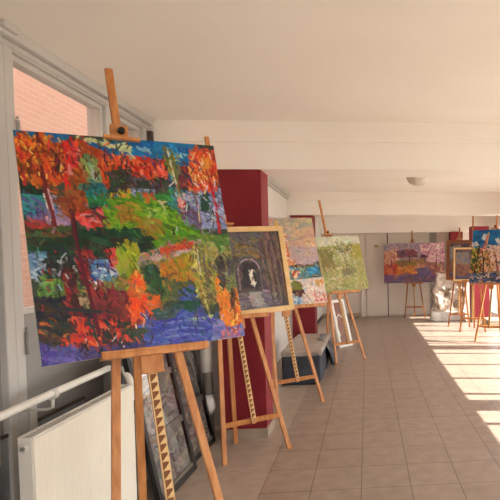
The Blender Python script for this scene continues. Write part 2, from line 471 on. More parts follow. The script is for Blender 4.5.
    R(C(40, 140, 110, 140, 100, 240, 45, 230), [(90, 136, 50), (70, 110, 50), (120, 150, 70)], 24, 12, 5, 80)
    R(C(60, 70, 190, 60, 190, 150, 70, 150), [(24, 44, 36), (50, 60, 60), (150, 150, 150), (30, 36, 36)], 36, 10, 4, 70)
    R(C(105, 150, 210, 140, 215, 240, 110, 240), [(80, 110, 44), (60, 80, 50), (30, 50, 44), (120, 140, 80)], 30, 10, 5, 75)
    R(C(180, 40, 250, 40, 260, 170, 200, 160), [(110, 26, 34), (150, 44, 44), (80, 24, 30)], 34, 12, 5, 75)
    R(C(240, 75, 350, 85, 345, 180, 250, 170), [(76, 120, 170), (120, 160, 196), (206, 216, 226), (44, 70, 120)], 44, 11, 4.5, 10)
    R(C(305, 50, 345, 50, 360, 110, 320, 110), [(200, 40, 50), (214, 80, 80)], 12, 10, 5, 70)
    R(C(345, 30, 425, 30, 430, 205, 360, 205), [(140, 152, 26), (120, 136, 30), (160, 166, 50)], 44, 15, 7, 85)
    R(C(300, 170, 380, 140, 380, 220, 310, 220), [(120, 110, 40), (90, 100, 40), (150, 140, 50)], 20, 10, 5, 60)
    R(C(25, 215, 230, 240, 280, 330, 40, 340), [(30, 30, 52), (44, 40, 64), (60, 50, 40), (24, 34, 40)], 60, 15, 7, 10)
    R(C(130, 130, 170, 130, 200, 230, 195, 290, 160, 290), [(130, 34, 40), (90, 26, 30), (60, 24, 28)], 34, 14, 5, 80)
    R(C(190, 210, 280, 230, 260, 280, 200, 250), [(170, 150, 110), (90, 90, 60)], 12, 12, 4, 30)
    R(C(240, 170, 420, 220, 430, 345, 260, 350), [(134, 44, 46), (116, 36, 44), (150, 54, 46), (96, 34, 40)], 80, 15, 7, 60)
    R(C(40, 320, 200, 310, 210, 420, 60, 420), [(60, 50, 44), (96, 60, 40), (30, 50, 46), (200, 110, 50)], 40, 11, 5, 20)
    R(C(180, 300, 400, 330, 400, 430, 180, 430), [(206, 52, 34), (20, 64, 56), (40, 50, 46), (120, 34, 40), (24, 54, 60), (226, 90, 60)], 110, 11, 4.5, 60)
    R(C(130, 380, 280, 375, 275, 430, 130, 430), [(210, 60, 36), (230, 110, 44), (60, 44, 50), (170, 40, 40)], 34, 9, 4, 70)
    R(C(40, 400, 130, 410, 220, 430, 210, 500, 50, 500), [(76, 70, 150), (60, 56, 120), (104, 98, 176), (90, 84, 160)], 50, 14, 6, 10)
    R(C(215, 415, 480, 400, 480, 460, 215, 475), [(72, 62, 120), (60, 56, 110), (100, 70, 110)], 40, 13, 5, 0)
    R(D(-10, 150, 45, 150, 60, 260, 120, 230, 122, 305, 0, 330), [(224, 98, 32), (240, 84, 36), (200, 110, 50), (232, 140, 60)], 56, 13, 5.5, 80)
    R(D(0, 240, 60, 240, 60, 300, 0, 300), [(242, 74, 30), (236, 100, 50)], 14, 11, 5, 70)
    R(D(60, 320, 150, 310, 260, 240, 290, 300, 335, 330, 345, 415, 60, 450), [(62, 78, 164), (52, 64, 150), (92, 108, 184), (76, 90, 170)], 110, 26, 6, -8)
    R(D(215, 205, 285, 205, 300, 290, 220, 300), [(70, 90, 170), (26, 70, 60), (30, 84, 70), (84, 106, 180)], 30, 16, 5, 0)
    R(D(205, 262, 290, 255, 285, 285, 210, 290), [(20, 62, 56), (28, 76, 60)], 10, 16, 5, 5)
    R(D(90, 290, 200, 280, 180, 325, 100, 330), [(60, 90, 80), (50, 76, 90), (84, 104, 110)], 18, 16, 5, -8)
    for y0 in (345, 375, 400):
        Ln(D(140, y0, 220, y0 - 12, 300, y0 - 6), 2, (120, 134, 196))
    Ln(D(240, 330, 300, 325, 335, 318), 3, (170, 190, 160))
    R(D(255, 30, 360, 40, 365, 270, 300, 280, 262, 180), [(150, 142, 56), (120, 124, 60), (170, 150, 90), (100, 90, 70)], 60, 13, 5, 85)
    Ln(D(262, 40, 275, 130, 300, 240, 328, 330), 3.5, (212, 196, 110)); Ln(D(300, 30, 305, 120, 318, 220), 3, (96, 84, 84)); Ln(D(275, 50, 290, 150), 2.2, (226, 216, 206))
    R(D(345, 60, 430, 60, 450, 230, 370, 230), [(150, 140, 70), (110, 120, 80), (130, 140, 110), (90, 100, 70)], 40, 12, 5, 85)
    R(D(345, 165, 385, 165, 400, 250, 460, 210, 465, 350, 400, 385, 370, 330), [(224, 124, 36), (236, 104, 40), (206, 140, 60), (240, 150, 60)], 80, 14, 5, 80)
    R(D(355, 78, 385, 78, 395, 200, 375, 210), [(70, 64, 62), (50, 52, 50)], 16, 12, 5, 85)
    R(D(400, 80, 425, 80, 430, 150, 405, 160), [(64, 70, 70), (80, 90, 90)], 10, 11, 5, 85)
    R(D(415, 210, 435, 215, 430, 290, 412, 290), [(60, 46, 40), (110, 60, 30)], 8, 10, 3.5, 80)
    R(D(330, 330, 375, 335, 400, 385, 470, 350, 475, 412, 340, 415), [(104, 106, 180), (84, 84, 160), (140, 130, 190), (170, 110, 150)], 50, 12, 5, -5)
    R(D(370, 380, 430, 380, 425, 405, 375, 405), [(200, 120, 130), (170, 90, 130)], 10, 10, 4, 0)
    a.scumble(1500, 8, 3.0, 3.5, 7, 70, .6)
    a.scumble(350, 10, 1.8, 8, 16, 70, .8)
    # bright accents, flicks of white and yellow
    for (f, x0, y0, x1, y1, n, cols) in ((C, 200, 330, 360, 440, 16, [(206, 186, 176), (230, 150, 130), (30, 50, 46), (30, 30, 36), (206, 60, 46)]),
                                         (D, 0, 300, 90, 400, 14, [(226, 206, 190), (226, 180, 170), (206, 80, 50), (60, 40, 50)]),
                                         (A, 30, 60, 220, 220, 34, [(240, 190, 90), (222, 60, 46), (90, 30, 26)]),
                                         (B, 285, 110, 390, 260, 30, [(244, 190, 140), (206, 50, 40), (240, 206, 180)]),
                                         (C, 30, 40, 200, 260, 34, [(166, 180, 190), (150, 40, 40), (24, 30, 30), (20, 40, 36), (30, 30, 46)]), (C, 150, 60, 330, 340, 40, [(60, 22, 28), (40, 24, 30), (90, 30, 34), (30, 44, 40)]), (C, 200, 300, 420, 430, 40, [(24, 40, 40), (50, 24, 34), (20, 50, 50)]), (A, 230, 60, 500, 300, 40, [(70, 30, 24), (40, 50, 36), (100, 40, 26)]), (B, 0, 130, 190, 280, 34, [(60, 24, 28), (36, 40, 40), (90, 30, 30)]), (D, 250, 30, 460, 330, 40, [(60, 56, 46), (90, 84, 60), (110, 70, 40)]), (B, 190, 180, 440, 430, 40, [(60, 60, 90), (40, 60, 60), (200, 200, 214), (90, 40, 50)]),
                                         (D, 345, 170, 460, 370, 14, [(246, 200, 120), (170, 60, 30)])):
        for _ in range(n):
            x, y = a.r.uniform(x0, x1), a.r.uniform(y0, y1)
            t = a.r.normal(75, 30) * math.pi / 180
            l = a.r.uniform(10, 28)
            Ln(f(x, y, x + l * math.cos(t), y + l * math.sin(t)), 1.8, cols[a.r.randint(len(cols))])
    Q = crop(H, 0, 120, 2)
    Ln(Q(84, 95, 98, 150, 112, 212), 4, (120, 30, 34)); Ln(Q(97, 140, 108, 180), 2, (206, 180, 176))
    Ln(Q(146, 190, 152, 235, 166, 300, 182, 360, 196, 420), 5, (92, 30, 34)); Ln(Q(150, 200, 160, 262), 2, (40, 20, 24))
    Ln(Q(60, 350, 120, 372, 200, 380), 5, (40, 34, 52)); Ln(Q(330, 95, 345, 75, 350, 95, 360, 150), 3, (100, 110, 44))
    a.c = a.c * .94
    return a

def art_corridor():
    a = Art(200, 180, (74, 62, 66), 5)
    # inner canvas: u 0..1 of the whole picture, arch stands right of the middle
    R = a.region; Ln = a.uvline
    R([(0, 0), (1, 0), (1, 1), (0, 1)], [(78, 66, 66), (66, 58, 66), (92, 78, 70), (86, 74, 84), (60, 54, 56)], 260, 16, 6, 60, 40)
    cx = .58
    R([(cx - .3, .02), (cx + .25, .02), (cx + .2, .3), (cx - .2, .3)], [(88, 88, 90), (110, 96, 70), (74, 78, 92), (120, 104, 66), (66, 62, 60)], 70, 12, 5, 30)
    R([(cx - .15, .3), (cx - .1, .2), (cx + .05, .18), (cx + .16, .28), (cx + .14, .36)], [(126, 104, 60), (100, 84, 62), (140, 116, 70)], 34, 9, 5, 10)
    R([(0, .2), (cx - .22, .25), (cx - .2, .85), (0, .95)], [(80, 66, 76), (64, 56, 70), (104, 84, 76), (70, 64, 64)], 70, 20, 5, 88, 12)
    R([(cx + .16, .1), (1, .0), (1, 1), (cx + .2, .86)], [(96, 80, 72), (84, 70, 74), (110, 90, 76), (70, 60, 66), (120, 96, 80)], 120, 28, 4, 84, 8)
    arch = lambda r, k: [(cx + r * math.cos(t), .5 - r * 1.15 * math.sin(t)) for t in [math.pi * i / k for i in range(k + 1)]]
    R(arch(.13, 12) + [(cx - .13, .72), (cx + .13, .72)], [(62, 54, 60), (72, 62, 66), (84, 70, 66)], 40, 8, 4, 80)
    Ln(arch(.125, 12), 4, (150, 134, 130)); Ln(arch(.16, 12), 3, (96, 82, 80))
    Ln([(cx - .125, .5), (cx - .125, .72)], 4, (120, 104, 104)); Ln([(cx + .125, .5), (cx + .125, .72)], 4, (104, 86, 82))
    R(arch(.075, 10) + [(cx - .075, .7), (cx + .075, .7)], [(48, 42, 48), (56, 48, 52)], 16, 8, 4, 80)
    Ln(arch(.24, 12), 4, (110, 92, 80))
    R([(cx - .005, .5), (cx + .03, .49), (cx + .05, .68), (cx + .015, .69)], [(230, 222, 206), (216, 206, 190)], 12, 9, 4, 85)
    R([(cx - .2, .77), (cx + .2, .77), (cx + .34, 1), (cx - .34, 1)], [(112, 104, 112), (96, 90, 100), (134, 126, 130), (84, 76, 84)], 70, 16, 5, 0)
    R([(cx - .03, .78), (cx + .09, .78), (cx + .12, .95), (cx - .02, .95)], [(160, 152, 150), (140, 134, 138)], 18, 10, 5, 0)
    for k in range(9):
        u = cx + .2 + .035 * k
        Ln([(u, .12 + .01 * k), (u + .03, .92)], 2, (132, 108, 90) if k % 2 else (62, 50, 54))
    a.scumble(300, 9, 2.5, 4, 5, 70, .6)
    return a

def art_church():
    a = Art(170, 150, (176, 146, 128), 8)
    R = a.region; Ln = a.uvline
    R([(0, 0), (1, 0), (1, .9), (0, .9)], [(186, 158, 138), (178, 152, 140), (194, 164, 140), (170, 150, 140), (196, 160, 130)], 160, 18, 8, 30, 40)
    R([(.4, .0), (1, .0), (1, .3), (.45, .4)], [(172, 160, 138), (160, 150, 136), (196, 170, 136)], 50, 16, 7, -30)
    R([(.72, .2), (1, .15), (1, .5), (.75, .5)], [(198, 164, 136), (194, 160, 138)], 34, 14, 7, -30)
    R([(.6, .5), (1, .5), (1, .82), (.62, .82)], [(176, 156, 158), (184, 160, 156), (170, 150, 152)], 50, 15, 7, 20)
    # tower
    R([(.40, .3), (.54, .26), (.56, .82), (.40, .82)], [(226, 196, 160), (210, 160, 116), (236, 214, 186)], 40, 12, 5, 85)
    R([(.43, .06), (.49, .16), (.53, .28), (.40, .3), (.42, .16)], [(206, 140, 50), (226, 170, 70), (180, 110, 50)], 20, 8, 4, 80)
    R([(.45, .4), (.51, .4), (.52, .58), (.46, .58)], [(96, 54, 50), (120, 70, 60)], 10, 10, 4, 85)
    for v in (.3, .37, .61, .68):
        Ln([(.38, v + .01), (.56, v)], 3.5, (190, 90, 60) if v != .37 else (240, 226, 206))
    Ln([(.41, .42), (.42, .6)], 3, (206, 96, 70)); Ln([(.54, .42), (.55, .6)], 3, (206, 96, 70))
    R([(.1, .66), (.62, .7), (.62, .8), (.1, .84)], [(214, 150, 100), (196, 110, 70), (120, 90, 60)], 30, 10, 5, 5)
    R([(.35, .8), (.7, .76), (.86, .8), (1, .74), (1, .82), (.35, .86)], [(60, 54, 48), (84, 70, 50), (110, 80, 50)], 30, 9, 5, 10)
    R([(.0, .83), (1, .8), (1, 1), (.0, 1)], [(84, 124, 114), (120, 146, 128), (60, 100, 104), (96, 144, 160), (196, 184, 156), (60, 84, 66), (150, 110, 84)], 110, 12, 5, 10, 30)
    R([(.55, .86), (.68, .86), (.62, .97), (.55, .97)], [(180, 70, 50), (220, 190, 150)], 8, 8, 4, -40)
    R([(.78, .85), (.95, .82), (.96, .93), (.8, .94)], [(40, 120, 180), (90, 180, 210)], 12, 8, 4, 10)
    a.scumble(250, 8, 2.5, 4, 6, 30, .6)
    return a

def art_harbour():
    a = Art(170, 64, (206, 190, 178), 9)
    R = a.region; Ln = a.uvline
    R([(0, 0), (1, 0), (1, 1), (0, 1)], [(214, 196, 184), (196, 184, 180), (222, 206, 190), (190, 160, 150), (170, 184, 190)], 120, 12, 5, 20, 40)
    R([(.46, .12), (.62, .1), (.66, .45), (.6, .55), (.46, .5)], [(110, 116, 40), (90, 100, 40), (140, 136, 60)], 28, 9, 5, 60)
    R([(.48, .42), (.66, .4), (.68, .6), (.56, .66)], [(110, 50, 36), (70, 40, 34)], 14, 8, 5, 0)
    R([(.36, .5), (.55, .62), (.6, .95), (.34, .95)], [(110, 160, 190), (90, 140, 170), (160, 186, 196)], 34, 9, 4, 0)
    R([(.78, .62), (.98, .6), (.99, .92), (.8, .92)], [(196, 96, 88), (210, 170, 160), (222, 200, 190)], 26, 8, 4, 80)
    R([(.85, .1), (.98, .1), (.98, .3), (.86, .34)], [(206, 160, 90), (220, 180, 120), (214, 120, 70)], 14, 8, 3, 80)
    for _ in range(40):
        u, v = a.r.uniform(.3, 1), a.r.uniform(.1, .95)
        Ln([(u, v), (u + .02, v + a.r.uniform(-.1, .1))], 2, [(170, 110, 100), (120, 150, 170), (236, 226, 212), (150, 140, 100)][a.r.randint(4)])
    a.scumble(100, 6, 2.5, 3, 6, None, .6)
    return a

def art_blossom():
    a = Art(160, 170, (150, 148, 92), 11)
    R = a.region; Ln = a.uvline
    R([(0, 0), (1, 0), (1, .22), (0, .22)], [(196, 196, 170), (206, 204, 180), (184, 190, 164)], 60, 18, 7, 5)
    R([(0, .18), (1, .16), (1, 1), (0, 1)], [(150, 148, 86), (138, 140, 78), (164, 160, 100), (126, 130, 74), (170, 162, 110)], 260, 13, 6, 30, 50)
    R([(.02, .22), (.3, .24), (.3, .6), (.04, .6)], [(124, 116, 66), (140, 128, 76), (110, 108, 62)], 50, 9, 5, 40)
    R([(.75, .18), (1, .18), (1, .4), (.78, .42)], [(160, 150, 70), (146, 136, 66)], 26, 9, 5, 40)
    R([(.45, .6), (.75, .58), (.7, .7), (.45, .72)], [(120, 114, 76), (130, 120, 84)], 20, 12, 5, 10)
    # blossoming tree
    for _ in range(26):
        t = math.radians(a.r.uniform(200, 340)); l = a.r.uniform(.1, .3)
        Ln([(.55, .34), (.55 + .6 * l * math.cos(t), .34 + .6 * l * math.sin(t)), (.55 + l * math.cos(t) * 1.1, .32 + l * math.sin(t))], 1.5, (96, 100, 74))
    Ln([(.55, .3), (.57, .5), (.56, .68)], 2.5, (104, 102, 74))
    for _ in range(110):
        u, v = a.r.normal(.52, .13), a.r.normal(.34, .13)
        Ln([(u, v), (u + .012, v + .01)], 3, [(190, 186, 158), (178, 174, 138), (200, 194, 172), (156, 154, 112)][a.r.randint(4)])
    for _ in range(60):
        u, v = a.r.uniform(.1, .4), a.r.uniform(.55, .95)
        Ln([(u, v), (u + .012, v + .01)], 3, [(196, 186, 150), (180, 160, 130)][a.r.randint(2)])
    a.scumble(200, 6, 2.5, 4, 6, None, .6)
    return a

def art_garden():
    a = Art(210, 135, (140, 110, 112), 13)
    R = a.region; Ln = a.uvline
    R([(0, 0), (1, 0), (1, .4), (0, .45)], [(150, 132, 150), (166, 140, 146), (136, 122, 146), (176, 150, 150)], 120, 14, 6, 20, 40)
    R([(.2, .2), (.5, .16), (.56, .36), (.22, .36)], [(120, 66, 80), (100, 60, 84), (140, 84, 90)], 50, 12, 5, 10)
    R([(0, .2), (.2, .14), (.24, .5), (0, .55)], [(190, 140, 120), (206, 160, 136), (160, 100, 90)], 60, 8, 5, 50, 50)
    R([(.6, .04), (1, .0), (1, .55), (.62, .5)], [(196, 150, 160), (214, 176, 176), (160, 96, 120), (176, 120, 140), (226, 196, 186)], 170, 8, 4.5, 50, 60)
    R([(.6, .3), (.68, .3), (.68, .44), (.6, .44)], [(70, 40, 66), (90, 50, 70)], 10, 8, 5, 50)
    R([(.2, .44), (.66, .4), (.7, .62), (.24, .66)], [(116, 100, 60), (130, 106, 66), (100, 92, 66), (150, 110, 60)], 60, 13, 5, 5)
    R([(.0, .54), (.22, .5), (.24, .8), (0, .82)], [(176, 70, 50), (150, 60, 54), (200, 110, 70)], 50, 11, 6, 30)
    R([(.24, .6), (.56, .58), (.5, .84), (.2, .82)], [(190, 110, 50), (170, 96, 50), (206, 136, 70)], 60, 14, 6, 15)
    R([(.56, .5), (.98, .5), (.98, .9), (.56, .85)], [(150, 100, 90), (190, 140, 110), (120, 86, 110), (206, 160, 130), (160, 90, 60)], 90, 10, 5, 20, 50)
    R([(0, .82), (.6, .78), (1, .88), (1, 1), (0, 1)], [(104, 82, 116), (88, 70, 110), (126, 96, 116), (120, 80, 90)], 110, 14, 6, 0)
    R([(.52, .66), (.7, .62), (.8, .82), (.58, .86)], [(110, 92, 130), (96, 80, 120)], 26, 12, 5, 20)
    Ln([(.42, .34), (.42, .46)], 3, (70, 40, 50)); Ln([(.12, .4), (.13, .6)], 3, (110, 60, 60)); Ln([(.86, .3), (.85, .6)], 3, (110, 60, 80))
    a.scumble(300, 8, 3, 5, 8, None, .6)
    return a

def art_interior(seed):
    a = Art(120, 130, (90, 70, 66), seed)
    R = a.region
    R([(0, 0), (1, 0), (1, 1), (0, 1)], [(96, 72, 68), (80, 60, 66), (120, 86, 70), (66, 54, 66)], 140, 12, 6, 80, 30)
    R([(.02, .12), (.4, .1), (.4, .5), (.04, .5)], [(120, 116, 116), (96, 100, 110), (140, 110, 86)], 34, 10, 5, 85)
    R([(.05, .5), (.45, .5), (.45, .85), (.05, .9)], [(126, 88, 72), (104, 72, 68), (116, 80, 74)], 34, 10, 5, 60)
    R([(.45, .05), (.98, .05), (.98, .9), (.45, .9)], [(60, 46, 62), (84, 56, 70), (104, 60, 60), (46, 40, 56)], 60, 14, 5, 85)
    R([(0, .88), (1, .86), (1, 1), (0, 1)], [(84, 84, 110), (60, 56, 70)], 20, 12, 5, 0)
    return a

def art_birches():
    a = Art(190, 200, (120, 120, 120), 17)
    R = a.region; Ln = a.uvline
    R([(0, 0), (1, 0), (1, .4), (0, .45)], [(18, 100, 160), (24, 116, 176), (14, 84, 140)], 110, 20, 7, 10)
    for (u, v) in ((.06, .26), (.28, .12), (.6, .2), (.72, .26), (.85, .14)):
        R([(u - .06, v - .02), (u + .06, v - .03), (u + .07, v + .04), (u - .05, v + .05)], [(196, 206, 214), (226, 226, 226), (150, 180, 206)], 14, 9, 5, 20)
    R([(0, .36), (1, .34), (1, .75), (0, .8)], [(196, 160, 146), (214, 186, 170), (110, 112, 70), (216, 190, 150), (160, 100, 80), (80, 90, 80), (150, 160, 170)], 200, 11, 5, 60, 40)
    R([(0, .35), (.2, .33), (.26, .85), (.02, .88)], [(96, 110, 40), (60, 76, 40), (190, 160, 60), (40, 50, 40)], 80, 11, 5, 80)
    R([(.18, .45), (.5, .4), (.5, .8), (.2, .8)], [(190, 140, 90), (60, 60, 50), (206, 180, 160), (140, 70, 60), (216, 200, 140), (50, 70, 60)], 80, 10, 4.5, 70)
    R([(.4, .3), (.8, .28), (.85, .6), (.45, .6)], [(216, 186, 172), (196, 150, 136), (196, 200, 206)], 80, 10, 5, 60)
    R([(0, .82), (1, .78), (1, 1), (0, 1)], [(70, 90, 140), (50, 60, 80), (150, 120, 110), (206, 190, 180), (40, 56, 60)], 100, 13, 5, 0)
    for u0, v0, u1, v1, c in ((.36, .06, .26, .5, (214, 150, 130)), (.34, .1, .2, .42, (190, 90, 70)), (.16, .3, .1, .8, (50, 44, 40)), (.48, .35, .6, .75, (110, 40, 40)), (.7, .2, .66, .8, (226, 216, 206)), (.24, .4, .3, .8, (40, 40, 40)), (.88, .2, .86, .8, (200, 190, 180))):
        Ln([(u0, v0), ((u0 + u1) / 2 + .02, (v0 + v1) / 2), (u1, v1)], 5, c)
    for _ in range(90):
        u, v = a.r.uniform(0, 1), a.r.uniform(.3, .85)
        Ln([(u, v), (u + .02, v + a.r.uniform(-.04, .04))], 2.2, [(244, 226, 206), (206, 60, 50), (40, 40, 50), (240, 200, 90)][a.r.randint(4)])
    a.scumble(350, 8, 2.5, 5, 10, 80, .7)
    return a

def art_foliage(seed):
    a = Art(70, 70, (116, 112, 106), seed)
    a.region([(0, 0), (1, 0), (1, 1), (0, 1)], [(124, 120, 114), (104, 102, 100), (146, 140, 132), (84, 84, 86), (160, 152, 142)], 90, 14, 5, 60, 60)
    for _ in range(26):
        u, v = a.r.uniform(0, 1), a.r.uniform(0, 1); t = a.r.uniform(0, 6.3)
        a.uvline([(u, v), (u + .1 * math.cos(t), v + .1 * math.sin(t)), (u + .2 * math.cos(t + .6), v + .2 * math.sin(t + .6))], 1.8, [(160, 156, 146), (56, 56, 58), (150, 110, 100)][a.r.randint(3)])
    return a

def canvas_mesh(name, art, w, h, depth, parent, relief=.0012, edge=(214, 206, 192)):
    """a stretched canvas: origin at the middle of its lower edge, front to -Y; painted grid, folded sides, closed back"""
    nx, ny = art.w, art.h
    xs = (np.arange(nx) / (nx - 1) - .5) * w
    zs = (1 - np.arange(ny) / (ny - 1)) * h
    X, Z = np.meshgrid(xs, zs)
    rel = art.z * relief
    rel[0, :] = rel[-1, :] = 0; rel[:, 0] = rel[:, -1] = 0
    front = np.stack([X, -rel - depth, Z], -1).reshape(-1, 3)
    idx = np.arange(nx * ny).reshape(ny, nx)
    f = np.stack([idx[:-1, :-1], idx[1:, :-1], idx[1:, 1:], idx[:-1, 1:]], -1).reshape(-1, 4)
    ring = list(idx[0, :]) + list(idx[1:, -1]) + list(idx[-1, -2::-1]) + list(idx[-2:0:-1, 0])
    n0 = nx * ny
    inset = .0015
    side0 = front[ring].copy(); side0[:, 1] += inset
    side1 = front[ring].copy(); side1[:, 1] = 0
    verts = np.concatenate([front, side0, side1])
    K = len(ring)
    faces = f.tolist()
    for k in range(K):
        k2 = (k + 1) % K
        faces.append([ring[k], ring[k2], n0 + k2, n0 + k])
        faces.append([n0 + k, n0 + k2, n0 + K + k2, n0 + K + k])
    faces.append([n0 + K + k for k in range(K)])
    me = bpy.data.meshes.new(name)
    me.from_pydata(verts.tolist(), [], faces)
    col = np.clip(art.c, 0, 255) / 255
    e = np.tile(np.array(edge, float) / 255, (2 * K, 1))
    col = np.concatenate([col.reshape(-1, 3), e])
    col = np.where(col <= .04045, col / 12.92, ((col + .055) / 1.055) ** 2.4)
    at = me.color_attributes.new('paint', 'FLOAT_COLOR', 'POINT')
    at.data.foreach_set('color', np.concatenate([col, np.ones((len(col), 1))], 1).ravel().astype(np.float32))
    me.materials.append(M['paint'])
    me.update()
    o = bpy.data.objects.new(name, me)
    COL.objects.link(o)
    o.parent = parent
    return o

def stretcher(w, h, parent, t=.018, b=.04):
    m = MB()
    m.lohi((-w / 2 + .002, .0005, .002), (-w / 2 + b, t, h - .002)).lohi((w / 2 - b, .0005, .002), (w / 2 - .002, t, h - .002))
    m.lohi((-w / 2 + b, .0005, .002), (w / 2 - b, t, b)).lohi((-w / 2 + b, .0005, h - b), (w / 2 - b, t, h - .002))
    return m.build('stretcher_bars', M['stretcher'], parent)

def frame_part(w, h, b, t, mat, parent, name='frame', y0=-.03):
    """mitred picture frame around an opening w x h measured outside, lower edge at z = 0"""
    m = MB()
    for poly in ([(-w / 2, 0), (w / 2, 0), (w / 2 - b, b), (-w / 2 + b, b)], [(w / 2, 0), (w / 2, h), (w / 2 - b, h - b), (w / 2 - b, b)],
                 [(w / 2, h), (-w / 2, h), (-w / 2 + b, h - b), (w / 2 - b, h - b)], [(-w / 2, h), (-w / 2, 0), (-w / 2 + b, b), (-w / 2 + b, h - b)]):
        m.prism([(x, y0, z) for x, z in poly], (0, t, 0))
    return m.build(name, mat, parent)

# -------------------------------------------------------------------- easels
def easel_axes(yaw, lean, k):
    y, l = math.radians(yaw), math.radians(lean)
    # easel frame: local x across, y back, z up; slope of the standing plane
    return y, l, k

def make_easel(O, yaw, lean, tray_s, tip_s, top_s, k=0.0, tray_x=0.0, tray_w=.42, back=.62, label='', group=None, dark=False, half=.262):
    """studio easel; s is the distance along the leaning plane. Returns (root, P) with P(x, s, d) in local space"""
    root = empty('easel', (O[0], O[1], 0), math.radians(yaw))
    tag(root, label, 'easel', group)
    l = math.radians(lean)
    sl, cl = math.sin(l), math.cos(l)
    W = M['wooddark'] if dark else M['wood']
    def P(x, s, d=0.0):
        return V((x + k * s, s * sl - d * cl, s * cl + d * sl))
    back_ref = V((0, cl, -sl))
    for sg in (-1, 1):
        m = MB()
        a = P(sg * half, .012, -.012); a.z = 0.0
        b = P(sg * (half - .118 * 1.72), 1.72, -.012)
        m.beam(a + (b - a).normalized() * .012, b, .034, .024, back_ref, .003)
        # foot cut flat on the floor
        m.lohi((a.x - .017, a.y - .012, 0), (a.x + .017, a.y + .014, .022))
        m.build('leg', W, root)
    m = MB()
    a = P(0, 1.62, -.03); b = V((k * .3, sl * 1.0 + back - .2, 0))
    m.beam(a, b + (a - b).normalized() * .013, .034, .024, (0, 1, .2), .003)
    m.lohi((b.x - .017, b.y - .013, 0), (b.x + .017, b.y + .012, .022))
    m.build('leg', W, root)
    MB().beam(P(-(half - .118 * .28) + .012, .285, -.012), P((half - .118 * .28) - .012, .285, -.012), .024, .036, (0, -sl, cl), .002).build('crossbar', W, root)
    MB().beam(P(-.075, 1.66, -.012), P(.075, 1.66, -.012), .03, .05, (0, -sl, cl), .002).build('top_brace', W, root)
    mast = MB().beam(P(0, .26, .012), P(0, tip_s, .012), .034, .02, back_ref, .004).build('mast', W, root)
    # saw-toothed rack on the front of the mast
    m = MB()
    for sx in (-1, 1):
        m.beam(P(sx * .0155, .29, .0245), P(sx * .0155, tray_s - .02, .0245), .004, .006, back_ref, .0)
    n = int((tray_s - .06 - .30) / .038)
    for i in range(n):
        s = .30 + .038 * i
        m.prism([P(-.0135, s + .002, .022), P(.0135, s + .002, .022), P(.0135, s + .031, .022)], P(0, s, .03) - P(0, s, .022))
    m.build('toothed_rack', M['pine'], mast)
    MB().beam(P(0, .295, .0221), P(0, tray_s - .03, .0221), .027, .0006, back_ref, .0).build('rack_groove', M['groove'], mast)
    # tray: shelf, lip and the block that rides on the mast
    m = MB()
    x0, x1 = tray_x - tray_w / 2, tray_x + tray_w / 2
    def slab(xa, xb, sa, sb, da, db, bev=.002):
        c = P((xa + xb) / 2, (sa + sb) / 2, (da + db) / 2)
        R = Matrix(((1, 0, 0), (0, cl, sl), (0, -sl, cl))).to_4x4()
        R.translation = c
        m.box((0, 0, 0), (xb - xa, abs(db - da), sb - sa), R, bev)
    slab(x0, x1, tray_s - .022, tray_s, .024, .085)
    slab(x0, x1, tray_s, tray_s + .012, .073, .085)
    m.build('tray', W, root)
    m = MB()
    slab(-.045, .045, tray_s - .10, tray_s - .022, .026, .05)
    m.build('tray_block', W, root)
    if top_s:
        m = MB()
        slab(-.036, .036, top_s + .012, top_s + .085, .0225, .05)
        cb = m.build('clamp_block', W, root)
        m = MB()
        slab(-.075, .075, top_s, top_s + .014, .0225, .09)
        m.build('clamp_ledge', W, cb)
        c = P(.004, top_s + .05, .05)
        m = MB()
        m.tube([c, c + V((0, -cl, sl)) * .012, c + V((0, -cl, sl)) * .026], [.008, .016, .014], 14)
        m.build('knob', M['knob'], cb)
    return root, P

def hang(P, root, x, s, w, h, yaw, lean, k, name='painting'):
    """an Empty for a picture that stands on an easel tray: its origin is the middle of the lower edge, on the easel's front"""
    p = root.matrix_basis @ P(x, s, .0235)
    e = empty(name, p)
    l = math.radians(lean)
    Rz = Matrix.Rotation(math.radians(yaw), 4, 'Z')
    Rx = Matrix.Rotation(-l, 4, 'X')
    Ry = Matrix.Rotation(math.atan(k), 4, 'Y')
    e.matrix_basis = Matrix.Translation(p) @ Rz @ Rx @ Ry
    return e

bpy.context.view_layer.update()
GL, GR = 'wooden display easels along the window wall', 'wooden display easels in the sunlit end'

def place(O, yaw, lean, k, tray_s, tip_s, top_s, elabel, group, tray_x=0.0, tray_w=.42, **kw):
    y = math.radians(yaw)
    root, P = make_easel(O, yaw, lean, tray_s, tip_s, top_s, k, tray_x, tray_w, label=elabel, group=group, **kw)
    root.matrix_basis = Matrix.Translation((O[0], O[1], 0)) @ Matrix.Rotation(y, 4, 'Z')
    return root, P

def shift(O, yaw, dx):
    y = math.radians(yaw)
    return (O[0] + dx * math.cos(y), O[1] + dx * math.sin(y))

# 1: the big autumn park
O = shift((-.82, 2.22), 35.5, .05)
r, P = place(O, 34.5, 13.4, -.046, 1.165, 2.505, 2.125, 'nearest wooden easel, carrying the large autumn park painting beside the radiator', GL, .022, .43)
p = hang(P, r, .012, 1.164, .82, .96, 34.5, 13.6, -.047)
tag(p, 'large unframed autumn park painting with red trees and blue pond, nearest of all', 'painting', 'paintings along the window wall')
canvas_mesh('canvas', art_autumn_park(), .812, .974, .027, p)
stretcher(.804, .974, p)
p.matrix_basis = p.matrix_basis @ Matrix.Translation((0, -.019, 0))

